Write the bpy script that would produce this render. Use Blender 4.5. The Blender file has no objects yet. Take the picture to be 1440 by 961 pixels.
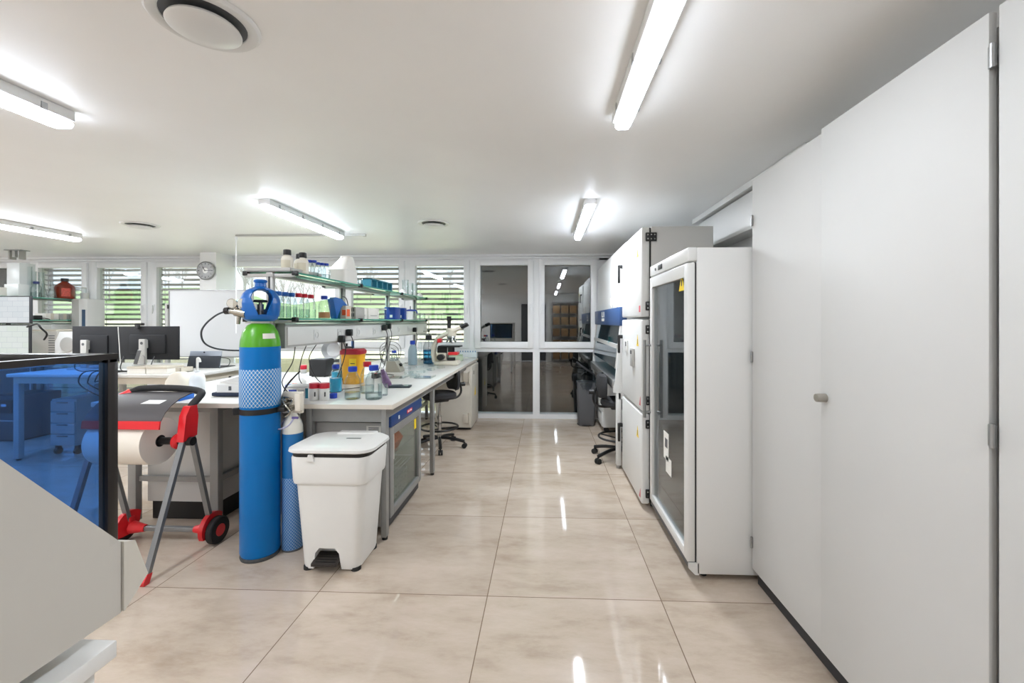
import bpy, bmesh, math, random
from mathutils import Vector, Matrix, Euler
random.seed(7)
PI = math.pi
C = bpy.context.scene.collection
SC = bpy.context.scene

# ------------------------------------------------------------------ measuring
FPX, HC = 595.0, 1.44                      # focal length in pixels, eye height
PSI = FPX / 14436.0                        # yaw to the left of the room axis
PX0, PY0 = 766 - FPX * math.tan(PSI), 452.0
def _ray(px, py):
    a = (px - PX0) / FPX; b = -(py - PY0) / FPX
    s, c = math.sin(PSI), math.cos(PSI)
    return Vector((-s + a * c, c + a * s, b))
def at_z(px, py, z):
    r = _ray(px, py); t = (z - HC) / r.z
    return Vector((r.x * t, r.y * t, z))
def at_y(px, py, y):
    r = _ray(px, py); t = y / r.y
    return Vector((r.x * t, y, HC + r.z * t))
def at_x(px, py, x):
    r = _ray(px, py); t = x / r.x
    return Vector((x, r.y * t, HC + r.z * t))

# ------------------------------------------------------------------ mesh builder
class MB:
    def __init__(s): s.v = []; s.f = []; s.sm = []
    def add(s, vs, fs, smooth=False):
        o = len(s.v); s.v += [tuple(v) for v in vs]
        for f in fs: s.f.append([i + o for i in f]); s.sm.append(smooth)
        return s
    def box(s, x0, y0, z0, x1, y1, z1, b=0.0, seg=2):
        return s.obox(((x0+x1)/2, (y0+y1)/2, (z0+z1)/2), (abs(x1-x0), abs(y1-y0), abs(z1-z0)), None, b, seg)
    def obox(s, c, size, rot=None, b=0.0, seg=2):
        M = Matrix.Translation(Vector(c))
        if rot is not None:
            M = M @ (rot.to_4x4() if isinstance(rot, Matrix) else Euler(rot).to_matrix().to_4x4())
        hx, hy, hz = size[0]/2, size[1]/2, size[2]/2
        if b > 0:
            bm = bmesh.new(); bmesh.ops.create_cube(bm, size=1)
            for v in bm.verts: v.co = Vector((v.co.x*size[0], v.co.y*size[1], v.co.z*size[2]))
            b = min(b, hx*.98, hy*.98, hz*.98)
            bmesh.ops.bevel(bm, geom=bm.edges[:], offset=b, segments=seg, affect='EDGES', profile=.5)
            bm.verts.index_update()
            s.add([M @ v.co for v in bm.verts], [[v.index for v in f.verts] for f in bm.faces], True); bm.free()
        else:
            vs = [(-hx,-hy,-hz),(hx,-hy,-hz),(hx,hy,-hz),(-hx,hy,-hz),(-hx,-hy,hz),(hx,-hy,hz),(hx,hy,hz),(-hx,hy,hz)]
            s.add([M @ Vector(v) for v in vs], [(0,3,2,1),(4,5,6,7),(0,1,5,4),(1,2,6,5),(2,3,7,6),(3,0,4,7)])
        return s
    def ring(s, rings, close=True, cap0=True, cap1=True, smooth=True):
        n = len(rings[0]); vs = [p for r in rings for p in r]; fs = []
        for i in range(len(rings)-1):
            for j in range(n if close else n-1):
                k = (j+1) % n
                fs.append((i*n+j, i*n+k, (i+1)*n+k, (i+1)*n+j))
        s.add(vs, fs, smooth)
        if cap0: s.add(rings[0][::-1], [list(range(n))], smooth)
        if cap1: s.add(rings[-1], [list(range(n))], smooth)
        return s
    def cyl(s, p0, p1, r, r2=None, n=16, caps=True):
        p0, p1 = Vector(p0), Vector(p1); r2 = r if r2 is None else r2
        d = (p1-p0).normalized(); a = d.orthogonal().normalized(); b = d.cross(a)
        R = [[p + (a*math.cos(2*PI*i/n) + b*math.sin(2*PI*i/n))*q for i in range(n)] for p, q in ((p0,r),(p1,r2))]
        return s.ring(R, True, caps, caps)
    def lathe(s, prof, c=(0,0,0), n=24, axis='z', cap0=True, cap1=True):
        R = []
        for r, z in prof:
            r = max(r, 1e-4); q = []
            for i in range(n):
                a = 2*PI*i/n; u, w = r*math.cos(a), r*math.sin(a)
                if axis == 'z': q.append((c[0]+u, c[1]+w, c[2]+z))
                elif axis == 'x': q.append((c[0]+z, c[1]+u, c[2]+w))
                else: q.append((c[0]-u, c[1]+z, c[2]+w))
            R.append(q)
        return s.ring(R, True, cap0, cap1)
    def tube(s, pts, r, n=8, smooth=3, close=False):
        P = [Vector(p) for p in pts]
        if smooth > 1 and len(P) > 2:
            Q = []; m = len(P)
            for i in range(m if close else m-1):
                if close: a, b, c, d = P[(i-1) % m], P[i], P[(i+1) % m], P[(i+2) % m]
                else: a, b, c, d = P[max(i-1,0)], P[i], P[i+1], P[min(i+2,m-1)]
                for k in range(smooth):
                    t = k/smooth
                    Q.append(.5*((2*b)+(c-a)*t+(2*a-5*b+4*c-d)*t*t+(3*b-a-3*c+d)*t**3))
            if not close: Q.append(P[-1])
            P = Q
        R = []; nrm = None
        for i, p in enumerate(P):
            if close: t = (P[(i+1) % len(P)]-P[i-1])
            else: t = (P[min(i+1,len(P)-1)]-P[max(i-1,0)])
            t = t.normalized()
            nrm = t.orthogonal().normalized() if nrm is None else (nrm - t*nrm.dot(t)).normalized()
            b = t.cross(nrm)
            R.append([p + (nrm*math.cos(2*PI*j/n)+b*math.sin(2*PI*j/n))*r for j in range(n)])
        if close: R.append(R[0]); return s.ring(R, True, False, False)
        return s.ring(R)
    def prism(s, poly, axis, a, b, smooth=False):
        def m(u, w, t): return {'x': (t,u,w), 'y': (u,t,w), 'z': (u,w,t)}[axis]
        n = len(poly); vs = [m(u,w,a) for u, w in poly] + [m(u,w,b) for u, w in poly]
        fs = [list(range(n))[::-1], list(range(n, 2*n))] + [(i, (i+1) % n, n+(i+1) % n, n+i) for i in range(n)]
        return s.add(vs, fs, smooth)
    def sphere(s, c, r, sc=(1,1,1), n=16, m=10):
        R = []
        for i in range(m+1):
            t = PI*i/m
            R.append([(c[0]+max(r*math.sin(t),1e-4)*math.cos(2*PI*j/n)*sc[0], c[1]+max(r*math.sin(t),1e-4)*math.sin(2*PI*j/n)*sc[1], c[2]-r*math.cos(t)*sc[2]) for j in range(n)])
        return s.ring(R)
    def torus(s, c, R, r, axis='z', n=24, m=8):
        pts = []
        for i in range(n):
            a = 2*PI*i/n; u, w = R*math.cos(a), R*math.sin(a)
            pts.append({'z': (c[0]+u,c[1]+w,c[2]), 'x': (c[0],c[1]+u,c[2]+w), 'y': (c[0]+u,c[1],c[2]+w)}[axis])
        return s.tube(pts, r, m, 1, True)
    def loft(s, secs):                       # (z, x0, x1, y0, y1, radius) rounded rectangles
        R = []
        for z, x0, x1, y0, y1, r in secs:
            q = []
            for cx, cy, a0 in ((x1-r,y1-r,0),(x0+r,y1-r,PI/2),(x0+r,y0+r,PI),(x1-r,y0+r,3*PI/2)):
                for k in range(6):
                    a = a0 + PI/2*k/5
                    q.append((cx+r*math.cos(a), cy+r*math.sin(a), z))
            R.append(q)
        return s.ring(R)
    def xf(s, M):
        s.v = [tuple(M @ Vector(v)) for v in s.v]; return s

def thing(name, label, cat, loc=(0,0,0), rotz=0, group=None):
    o = bpy.data.objects.new(name, None); C.objects.link(o); o.empty_display_size = .05
    o.location = loc; o.rotation_euler = (0,0,rotz); o['label'] = label; o['category'] = cat
    if group: o['group'] = group
    return o
def tag(o, label, cat, group=None):
    o['label'] = label; o['category'] = cat
    if group: o['group'] = group
    return o
def obj(name, mb, m, parent=None, w=False, loc=None, ang=35, label=None):
    me = bpy.data.meshes.new(name)
    vs = mb.v
    if loc is not None and w: vs = [(v[0]-loc[0], v[1]-loc[1], v[2]-loc[2]) for v in vs]
    elif w and parent is not None:
        r = parent
        while r.parent: r = r.parent
        L = r.location; vs = [(v[0]-L.x, v[1]-L.y, v[2]-L.z) for v in vs]
    me.from_pydata(vs, [], mb.f)
    me.polygons.foreach_set('use_smooth', mb.sm)
    bm = bmesh.new(); bm.from_mesh(me)
    bmesh.ops.remove_doubles(bm, verts=bm.verts[:], dist=2e-5)
    bmesh.ops.recalc_face_normals(bm, faces=bm.faces[:])
    bm.to_mesh(me); bm.free()
    try: me.set_sharp_from_angle(angle=math.radians(ang))
    except Exception: pass
    me.materials.append(m)
    o = bpy.data.objects.new(name, me); C.objects.link(o)
    if parent is not None: o.parent = parent
    if loc is not None: o.location = loc
    if label: o['label'] = label
    return o
def objs(name, mb, m, parent=None, w=False, **k):          # one object for every separate piece
    n = len(mb.v); par = list(range(n))
    def fd(i):
        while par[i] != i: par[i] = par[par[i]]; i = par[i]
        return i
    key = {}
    for i, v in enumerate(mb.v):
        q = tuple(round(c, 5) for c in v)
        if q in key: par[fd(i)] = fd(key[q])
        else: key[q] = i
    for f in mb.f:
        for i in f[1:]: par[fd(i)] = fd(f[0])
    G = {}
    for f, s in zip(mb.f, mb.sm): G.setdefault(fd(f[0]), []).append((f, s))
    out = []
    for fs in G.values():
        q = MB(); idx = {}
        for f, s in fs:
            for i in f:
                if i not in idx: idx[i] = len(q.v); q.v.append(mb.v[i])
            q.f.append([idx[i] for i in f]); q.sm.append(s)
        out.append(obj(name, q, m, parent, w, **k))
    return out
def struct(name, mb, m, parent=None):
    o = obj(name, mb, m, parent)
    if parent is None: o['kind'] = 'structure'
    return o
def dup(root, loc, rotz=None, label=None, scale=None):
    r = root.copy(); C.objects.link(r); r.location = loc
    if rotz is not None: r.rotation_euler = (0,0,rotz)
    if scale is not None: r.scale = scale
    if label: r['label'] = label
    for ch in list(root.children):
        c = ch.copy(); C.objects.link(c); c.parent = r
        for g in list(ch.children):
            d = g.copy(); C.objects.link(d); d.parent = c
    return r
def bake(o):                                 # freeze modifiers into the mesh
    dg = bpy.context.evaluated_depsgraph_get(); dg.update()
    me = bpy.data.meshes.new_from_object(o.evaluated_get(dg))
    o.modifiers.clear(); o.data = me
    try: me.set_sharp_from_angle(angle=math.radians(32))
    except Exception: pass
def cut(o, mb):
    t = obj('cutter', mb, o.data.materials[0], o.parent, True)
    md = o.modifiers.new('b', 'BOOLEAN'); md.operation = 'DIFFERENCE'; md.object = t; md.solver = 'EXACT'
    bake(o); me = t.data; bpy.data.objects.remove(t); bpy.data.meshes.remove(me)

# ------------------------------------------------------------------ materials
def lin(h):
    h = h.lstrip('#'); c = [int(h[i:i+2],16)/255 for i in (0,2,4)]
    return tuple(x/12.92 if x <= .04045 else ((x+.055)/1.055)**2.4 for x in c) + (1,)
def M(name, hexc, rough=.5, metal=0.0, spec=.5, var=0.0, vscale=8, bump=0.0, coat=0.0):
    m = bpy.data.materials.new(name); m.use_nodes = True
    nt = m.node_tree; p = nt.nodes['Principled BSDF']; c = lin(hexc)
    p.inputs['Base Color'].default_value = c; p.inputs['Roughness'].default_value = rough
    p.inputs['Metallic'].default_value = metal; p.inputs['Specular IOR Level'].default_value = spec
    p.inputs['Coat Weight'].default_value = coat
    if var or bump:
        tc = nt.nodes.new('ShaderNodeTexCoord'); no = nt.nodes.new('ShaderNodeTexNoise')
        no.inputs['Scale'].default_value = vscale; no.inputs['Detail'].default_value = 4
        nt.links.new(tc.outputs['Object'], no.inputs['Vector'])
        if var:
            r = nt.nodes.new('ShaderNodeValToRGB')
            r.color_ramp.elements[0].position = .3; r.color_ramp.elements[1].position = .7
            r.color_ramp.elements[0].color = tuple(x*(1-var) for x in c[:3])+(1,)
            r.color_ramp.elements[1].color = tuple(min(1,x*(1+var*.5)) for x in c[:3])+(1,)
            nt.links.new(no.outputs['Fac'], r.inputs['Fac']); nt.links.new(r.outputs['Color'], p.inputs['Base Color'])
        if bump:
            b = nt.nodes.new('ShaderNodeBump'); b.inputs['Strength'].default_value = bump; b.inputs['Distance'].default_value = .002
            nt.links.new(no.outputs['Fac'], b.inputs['Height']); nt.links.new(b.outputs['Normal'], p.inputs['Normal'])
    return m
def glass(name, tint, edge, ior=1.45, rough=.02, refl=1.0):    # clear sheet or vessel glass: see-through, edges tinted, Fresnel gloss
    m = bpy.data.materials.new(name); m.use_nodes = True; nt = m.node_tree
    for n in list(nt.nodes): nt.nodes.remove(n)
    out = nt.nodes.new('ShaderNodeOutputMaterial'); mx = nt.nodes.new('ShaderNodeMixShader')
    tr = nt.nodes.new('ShaderNodeBsdfTransparent'); gl = nt.nodes.new('ShaderNodeBsdfGlossy'); fr = nt.nodes.new('ShaderNodeFresnel')
    lw = nt.nodes.new('ShaderNodeLayerWeight'); lw.inputs['Blend'].default_value = .35
    mc = nt.nodes.new('ShaderNodeMix'); mc.data_type = 'RGBA'
    mc.inputs[6].default_value = lin(tint); mc.inputs[7].default_value = lin(edge)
    nt.links.new(lw.outputs['Facing'], mc.inputs[0]); nt.links.new(mc.outputs[2], tr.inputs['Color'])
    gl.inputs['Roughness'].default_value = rough; gl.inputs['Color'].default_value = (refl,refl,refl,1); ge = nt.nodes.new('ShaderNodeNewGeometry'); mi = nt.nodes.new('ShaderNodeMix')
    mi.inputs[2].default_value = ior; mi.inputs[3].default_value = 1/ior; nt.links.new(ge.outputs['Backfacing'], mi.inputs[0]); nt.links.new(mi.outputs[0], fr.inputs['IOR'])
    nt.links.new(fr.outputs['Fac'], mx.inputs[0]); nt.links.new(tr.outputs[0], mx.inputs[1]); nt.links.new(gl.outputs[0], mx.inputs[2])
    nt.links.new(mx.outputs[0], out.inputs['Surface'])
    return m
def emit(name, hexc, st):
    m = bpy.data.materials.new(name); m.use_nodes = True; p = m.node_tree.nodes['Principled BSDF']
    p.inputs['Base Color'].default_value = lin(hexc); p.inputs['Emission Color'].default_value = lin(hexc); p.inputs['Emission Strength'].default_value = st
    return m
def screen_mat(name, a, b, st):              # lit display: soft panel layout
    m = bpy.data.materials.new(name); m.use_nodes = True; nt = m.node_tree; p = nt.nodes['Principled BSDF']
    tc = nt.nodes.new('ShaderNodeTexCoord'); br = nt.nodes.new('ShaderNodeTexBrick')
    br.inputs['Color1'].default_value = lin(a); br.inputs['Color2'].default_value = lin(b); br.inputs['Mortar'].default_value = lin('c3ccd2')
    br.inputs['Scale'].default_value = 4; br.inputs['Mortar Size'].default_value = .006
    mp = nt.nodes.new('ShaderNodeMapping'); mp.inputs['Rotation'].default_value = (PI/2,0,0)
    nt.links.new(tc.outputs['Object'], mp.inputs['Vector']); nt.links.new(mp.outputs['Vector'], br.inputs['Vector'])
    nt.links.new(br.outputs['Color'], p.inputs['Emission Color']); p.inputs['Emission Strength'].default_value = st
    p.inputs['Base Color'].default_value = (.02,.02,.02,1); p.inputs['Roughness'].default_value = .25
    return m
def net_mat(name, base, net, k, pitch):      # diamond netting stretched over a cylinder
    m = bpy.data.materials.new(name); m.use_nodes = True; nt = m.node_tree; p = nt.nodes['Principled BSDF']
    def n(op, a, b=None):
        q = nt.nodes.new('ShaderNodeMath'); q.operation = op
        for i, x in enumerate((a, b)):
            if x is None: continue
            if isinstance(x, (int, float)): q.inputs[i].default_value = x
            else: nt.links.new(x, q.inputs[i])
        return q.outputs[0]
    tc = nt.nodes.new('ShaderNodeTexCoord'); sp = nt.nodes.new('ShaderNodeSeparateXYZ'); nt.links.new(tc.outputs['Object'], sp.inputs[0])
    u = n('MULTIPLY', n('ARCTAN2', sp.outputs['Y'], sp.outputs['X']), k/2); v = n('MULTIPLY', sp.outputs['Z'], PI/pitch)
    f = n('MULTIPLY', n('ABSOLUTE', n('SINE', n('ADD', u, v))), n('ABSOLUTE', n('SINE', n('SUBTRACT', u, v))))
    g = n('LESS_THAN', f, .22)
    mc = nt.nodes.new('ShaderNodeMix'); mc.data_type = 'RGBA'; mc.inputs[6].default_value = lin(base); mc.inputs[7].default_value = lin(net)
    nt.links.new(g, mc.inputs[0]); nt.links.new(mc.outputs[2], p.inputs['Base Color']); p.inputs['Roughness'].default_value = .45
    return m

WHITE = M('white_paint', 'f4f4f3', .45, var=.02, vscale=2)
WHITEGL = M('white_lacquer', 'dddddb', .3, var=.015, vscale=1.5)
CABW = M('cabinet_laminate', 'c8c8c6', .6, spec=.3, var=.015, vscale=3)
UPVC = M('white_upvc', 'e9eaeb', .3)
PLASTW = M('white_plastic', 'dfdfdc', .35, var=.02, vscale=6)
CREAM = M('cream_plastic', 'ddd6c8', .45, var=.03)
GREYL = M('light_grey_metal', 'b4b3af', .4, .1, var=.03)
GREY = M('grey_frame_metal', '8f8f8d', .4, .2, var=.04, vscale=20)
GREYD = M('dark_grey', '56575a', .5, var=.05)
CHAR = M('charcoal', '2d2e31', .5, var=.05)
BLACK = M('black_plastic', '141415', .4, var=.1)
RUBBER = M('black_rubber', '1b1b1b', .7, var=.1)
FABRIC = M('black_fabric', '29292b', .85, var=.15, vscale=60, bump=.3)
CHROME = M('chrome', 'c9c9c9', .18, 1.0)
STEEL = M('brushed_steel', 'a5a6a6', .35, .9, var=.05, vscale=30)
BRASS = M('nickel_brass', 'b3aea2', .25, .9, var=.1, vscale=40)
BLUE = M('cylinder_blue', '006cb4', .35, spec=.25, var=.06, vscale=5)
BLUED = M('collar_blue', '0b5fae', .3, var=.05)
GREEN = M('cylinder_green', '4f9f16', .3, var=.05)
NAVY = M('navy_panel', '2b4a78', .4, var=.05)
CAPBLUE = M('cap_blue', '1b3fb0', .35, var=.05)
CAPRED = M('cap_red', 'c21f33', .35, var=.05)
RED = M('red_plastic', 'd8232b', .3, var=.05)
YELLOW = M('yellow_plastic', 'e0a414', .4, var=.05)
WARN = M('warning_yellow', 'f2d21e', .5)
ORANGE = M('orange_plastic', 'f0642e', .5, var=.2, vscale=20)
TEAL = M('teal_plastic', '2f7f96', .4, var=.05)
AMBER = M('amber_glass', '7a2410', .12, spec=.7, var=.25, vscale=30)
BEIGE = M('beige_plastic', 'cfc7b8', .5, var=.03)
PAPER = M('paper', 'e6e3dc', .8, var=.03, vscale=40)
INK = M('ink', '34363a', .7)
TOP = M('worktop_laminate', 'd9d8d4', .3, var=.04, vscale=15)
TOPEDGE = M('worktop_edge', 'cfc8bd', .5, var=.03)
GLASS = glass('clear_glass', 'fcfefe', 'c3cfcf', 1.4)
SHELFG = glass('shelf_glass', 'e2f2ec', '8cc4b2', 1.45)
SHELFE = M('shelf_glass_edge', '5aa793', .2, var=.1)
PANE = glass('window_pane', 'f2f6f6', 'c8d0d0', 2.1, .01)
DOORG = glass('fridge_door_glass', 'e2e8ea', 'bcc6ca', 1.55, .02)
SASHG = glass('sash_glass', 'c9e2e8', '7fb0c0', 1.5)
BLUEG = glass('blue_shield_glass', 'bcdaf7', 'b0d0f2', 1.4)
LIQB = M('liquid_blue', '26a5cf', .2, spec=.6)
LIQO = M('liquid_orange', 'c98f5c', .2, spec=.6)
LIQC = glass('liquid_clear', 'f6fafa', 'b9c6c6', 1.25)
LIQY = glass('liquid_pale', 'f4f3e8', 'c4c1ac', 1.25)
LAMP = emit('lamp_diffuser', 'e8f1ff', 10.5)
LAMPD = emit('lamp_diffuser_dimmed', 'eef5ff', 6.5)  # near right lamp turned down so the white cabinets beside it don't overexpose
SCREEN = screen_mat('lit_screen', 'e9eef2', 'dfe7ec', .40)
SCREENB = screen_mat('lit_screen_green', 'e4efe6', 'e9f0ee', .40)
NET = net_mat('white_net', '0878bd', 'b9c8d2', 34, .028)
NETG = net_mat('blue_net', '2f6fae', '8fabc8', 24, .02)
SLAT = M('slat_grey', '77787a', .5, .3)
DARK = M('dark_shutter', '131416', .9, spec=.1, var=.1)

def floor_mat():
    m = bpy.data.materials.new('floor_tiles'); m.use_nodes = True; nt = m.node_tree; p = nt.nodes['Principled BSDF']; L = nt.links.new
    tc = nt.nodes.new('ShaderNodeTexCoord'); sp = nt.nodes.new('ShaderNodeSeparateXYZ'); L(tc.outputs['Object'], sp.inputs[0])
    def n(op, a, b=None):
        q = nt.nodes.new('ShaderNodeMath'); q.operation = op
        for i, x in enumerate((a, b)):
            if x is None: continue
            if isinstance(x, (int, float)): q.inputs[i].default_value = x
            else: L(x, q.inputs[i])
        return q.outputs[0]
    tx = n('DIVIDE', n('ADD', sp.outputs['X'], 15+.6), .9); ty = n('DIVIDE', n('ADD', sp.outputs['Y'], 18-.405), .9)
    def edge(t): f = n('FRACT', t); return n('MINIMUM', f, n('SUBTRACT', 1.0, f))
    g = n('LESS_THAN', n('MINIMUM', edge(tx), edge(ty)), .0026)
    cv = nt.nodes.new('ShaderNodeCombineXYZ'); L(n('FLOOR', tx), cv.inputs[0]); L(n('FLOOR', ty), cv.inputs[1])
    wn = nt.nodes.new('ShaderNodeTexWhiteNoise'); wn.noise_dimensions = '2D'; L(cv.outputs[0], wn.inputs['Vector'])
    # cloudy cement pattern, shifted per tile so that it breaks at the joints
    ad = nt.nodes.new('ShaderNodeVectorMath'); ad.operation = 'MULTIPLY_ADD'; L(wn.outputs['Color'], ad.inputs[0]); ad.inputs[1].default_value = (7,7,7); L(tc.outputs['Object'], ad.inputs[2])
    mp = nt.nodes.new('ShaderNodeMapping'); mp.inputs['Rotation'].default_value = (0,0,.5); mp.inputs['Scale'].default_value = (1.0,2.6,1); L(ad.outputs[0], mp.inputs['Vector'])
    n1 = nt.nodes.new('ShaderNodeTexNoise'); n1.inputs['Scale'].default_value = 2.2; n1.inputs['Detail'].default_value = 10; n1.inputs['Roughness'].default_value = .68; n1.inputs['Distortion'].default_value = .15
    L(mp.outputs['Vector'], n1.inputs['Vector'])
    r = nt.nodes.new('ShaderNodeValToRGB'); e = r.color_ramp.elements
    e[0].position = .3; e[0].color = lin('a99887'); e[1].position = .66; e[1].color = lin('c7b8aa')
    x = e.new(.47); x.color = lin('bcad9d')
    L(n1.outputs['Fac'], r.inputs['Fac'])
    sh = nt.nodes.new('ShaderNodeHueSaturation'); L(r.outputs['Color'], sh.inputs['Color']); L(n('ADD', n('MULTIPLY', wn.outputs['Value'], .09), .95), sh.inputs['Value'])
    mc = nt.nodes.new('ShaderNodeMix'); mc.data_type = 'RGBA'; L(g, mc.inputs[0]); L(sh.outputs['Color'], mc.inputs[6]); mc.inputs[7].default_value = lin('7d6b5c')
    L(mc.outputs[2], p.inputs['Base Color'])
    L(n('ADD', n('MULTIPLY', n1.outputs['Fac'], .08), .01), p.inputs['Roughness']); p.inputs['Specular IOR Level'].default_value = .5
    return m
FLOOR = floor_mat()

# ------------------------------------------------------------------ world, camera, colour
w = bpy.data.worlds.new('sky'); SC.world = w; w.use_nodes = True; nt = w.node_tree
bg = nt.nodes['Background']; tc = nt.nodes.new('ShaderNodeTexCoord'); no = nt.nodes.new('ShaderNodeTexNoise'); no.inputs['Scale'].default_value = 3; no.inputs['Detail'].default_value = 5
mp = nt.nodes.new('ShaderNodeMapping'); mp.inputs['Scale'].default_value = (1,1,4)
rr = nt.nodes.new('ShaderNodeValToRGB'); rr.color_ramp.elements[0].position = .4; rr.color_ramp.elements[1].position = .62
rr.color_ramp.elements[0].color = lin('cfdcf0'); rr.color_ramp.elements[1].color = lin('f6f7fa')
nt.links.new(tc.outputs['Generated'], mp.inputs['Vector']); nt.links.new(mp.outputs['Vector'], no.inputs['Vector'])
nt.links.new(no.outputs['Fac'], rr.inputs['Fac']); nt.links.new(rr.outputs['Color'], bg.inputs['Color']); 
se = nt.nodes.new('ShaderNodeSeparateXYZ'); nt.links.new(tc.outputs['Generated'], se.inputs[0])      # overcast sky: brighter overhead than at the horizon
mr = nt.nodes.new('ShaderNodeMapRange'); mr.inputs['From Min'].default_value = .12; mr.inputs['From Max'].default_value = .8; mr.inputs['To Min'].default_value = 1.15; mr.inputs['To Max'].default_value = 5.5
nt.links.new(se.outputs['Z'], mr.inputs['Value']); nt.links.new(mr.outputs['Result'], bg.inputs['Strength'])

cd = bpy.data.cameras.new('camera'); cam = bpy.data.objects.new('camera', cd); C.objects.link(cam)
cam.location = (0,0,HC); cam.rotation_euler = (PI/2,0,PSI); cd.sensor_width = 36; cd.sensor_fit = 'HORIZONTAL'; cd.lens = FPX/1440*36
cd.shift_x = (720-PX0)/1440; cd.shift_y = (PY0-480.5)/1440; cd.clip_start = .05; cd.clip_end = 300
SC.camera = cam
vs = SC.view_settings; vs.view_transform = 'Standard'; vs.look = 'None'; vs.gamma = 1; vs.exposure = 0.98; vs.use_curve_mapping = False
SC.cycles.max_bounces = 14; SC.cycles.transparent_max_bounces = 24; SC.cycles.diffuse_bounces = 8; SC.cycles.sample_clamp_indirect = 6
SC.cycles.caustics_reflective = False; SC.cycles.caustics_refractive = False
# ================================================================== room shell
CEIL = 2.433; XL, XR, YB, YF = -9.5, 1.62, 6.25, -2.6
struct('floor', MB().box(XL-.2, YF-.2, -.12, XR+.2, YB+.25, 0), FLOOR)
struct('ceiling', MB().box(XL-.2, YF-.2, CEIL, XR+.2, YB+.25, CEIL+.15), WHITE)
struct('wall_right', MB().box(XR, YF, 0, XR+.15, YB, CEIL), WHITE)
struct('wall_left', MB().box(XL-.15, YF, 0, XL, YB, CEIL), WHITE)
# rear wall behind the camera, seen only as a reflection in the dark panes
struct('wall_rear', MB().box(XL, YF-.15, 0, -.9, YF, CEIL).box(.1, YF-.15, 0, XR, YF, CEIL).box(-.9, YF-.15, 2.1, .1, YF, CEIL), WHITE)
d = struct('door_1', MB().box(-.84, YF-.1, 0.01, .04, YF-.05, 2.06), GREYD)
struct('door_frame', MB().box(-.9, YF-.12, 0, -.84, YF+.02, 2.1).box(.04, YF-.12, 0, .1, YF+.02, 2.1).box(-.9, YF-.12, 2.06, .1, YF+.02, 2.12), UPVC, d)
BAYS = [(-9.25,-7.95,'dark'),(-7.95,-7.0,'blind'),(-7.0,-6.05,'blind'),(-6.05,-5.1,'blind'),(-4.85,-3.02,'open'),(-3.02,-2.05,'blind'),(-2.05,-1.075,'blind'),(-1.075,-.125,'dark'),(-.125,.80,'dark')]
wb = MB().box(XL, YB, 2.34, XR, YB+.2, CEIL).box(XL, YB, .985, .8, YB+.16, 1.06).box(XL, YB, 0, .8, YB+.16, .065).box(.8, YB, 0, XR, YB+.2, CEIL).box(XL, YB, 0, -9.25, YB+.2, CEIL)
for xm in (-9.22,-7.95,-7.0,-6.05,-3.02,-2.05,-1.075,-.125,.77): wb.box(xm-.05, YB+.003, 0, xm+.05, YB+.159, 2.345)
wb.box(-5.1, YB+.004, 0, -4.82, YB+.158, 2.345)
struct('wall_back', wb, UPVC)
struct('trim_1', MB().box(XL, YB-.02, 2.365, XR, YB, 2.395, .004).box(XL, YB-.035, 2.40, XR, YB, CEIL-.002), UPVC)
pl0, pl1 = at_y(281,370,5.9).x, at_y(304,370,5.9).x
struct('wall_pillar', MB().box(pl0, 5.9, 0, pl1, YB, CEIL), WHITE)
def window(i, x0, x1, kind, hside):
    o = struct('window_%d' % i, MB(), UPVC)
    a, b = x0+.04, x1-.04
    sash = MB().box(a, YB-.03, 1.04, a+.085, YB+.06, 2.345, .008).box(b-.085, YB-.03, 1.04, b, YB+.06, 2.345, .008).box(a+.08, YB-.029, 2.265, b-.08, YB+.059, 2.344, .008).box(a+.08, YB-.029, 1.041, b-.08, YB+.059, 1.135, .008)
    obj('sash', sash, UPVC, o)
    obj('pane', MB().box(a+.08, YB+.02, 1.13, b-.08, YB+.028, 2.27), PANE, o)
    obj('pane', MB().box(x0+.045, YB+.06, .06, x1-.045, YB+.068, .99), PANE, o)
    hx = a+.045 if hside < 0 else b-.045
    if kind != 'open':
        h = MB().box(hx-.014, YB-.042, 1.60, hx+.014, YB-.028, 1.70, .006).obox((hx, YB-.06, 1.62), (.02,.02,.13), None, .006).cyl((hx,YB-.06,1.675),(hx,YB-.03,1.675),.009)
        obj('handle', h, UPVC, o)
for i, (x0, x1, k) in enumerate(BAYS): window(i+1, x0, x1, k, -1 if i in (3,8) else 1)
lab = {1:'grey blind outside the leftmost lit window, behind the brown bottle',2:'grey slatted blind outside the window between brown bottle and dark monitors',3:'grey slatted blind outside the window left of the wall clock',5:'grey slatted blind outside the window behind the teal tube rack',6:'grey slatted blind outside the window behind the microscope'}
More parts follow.
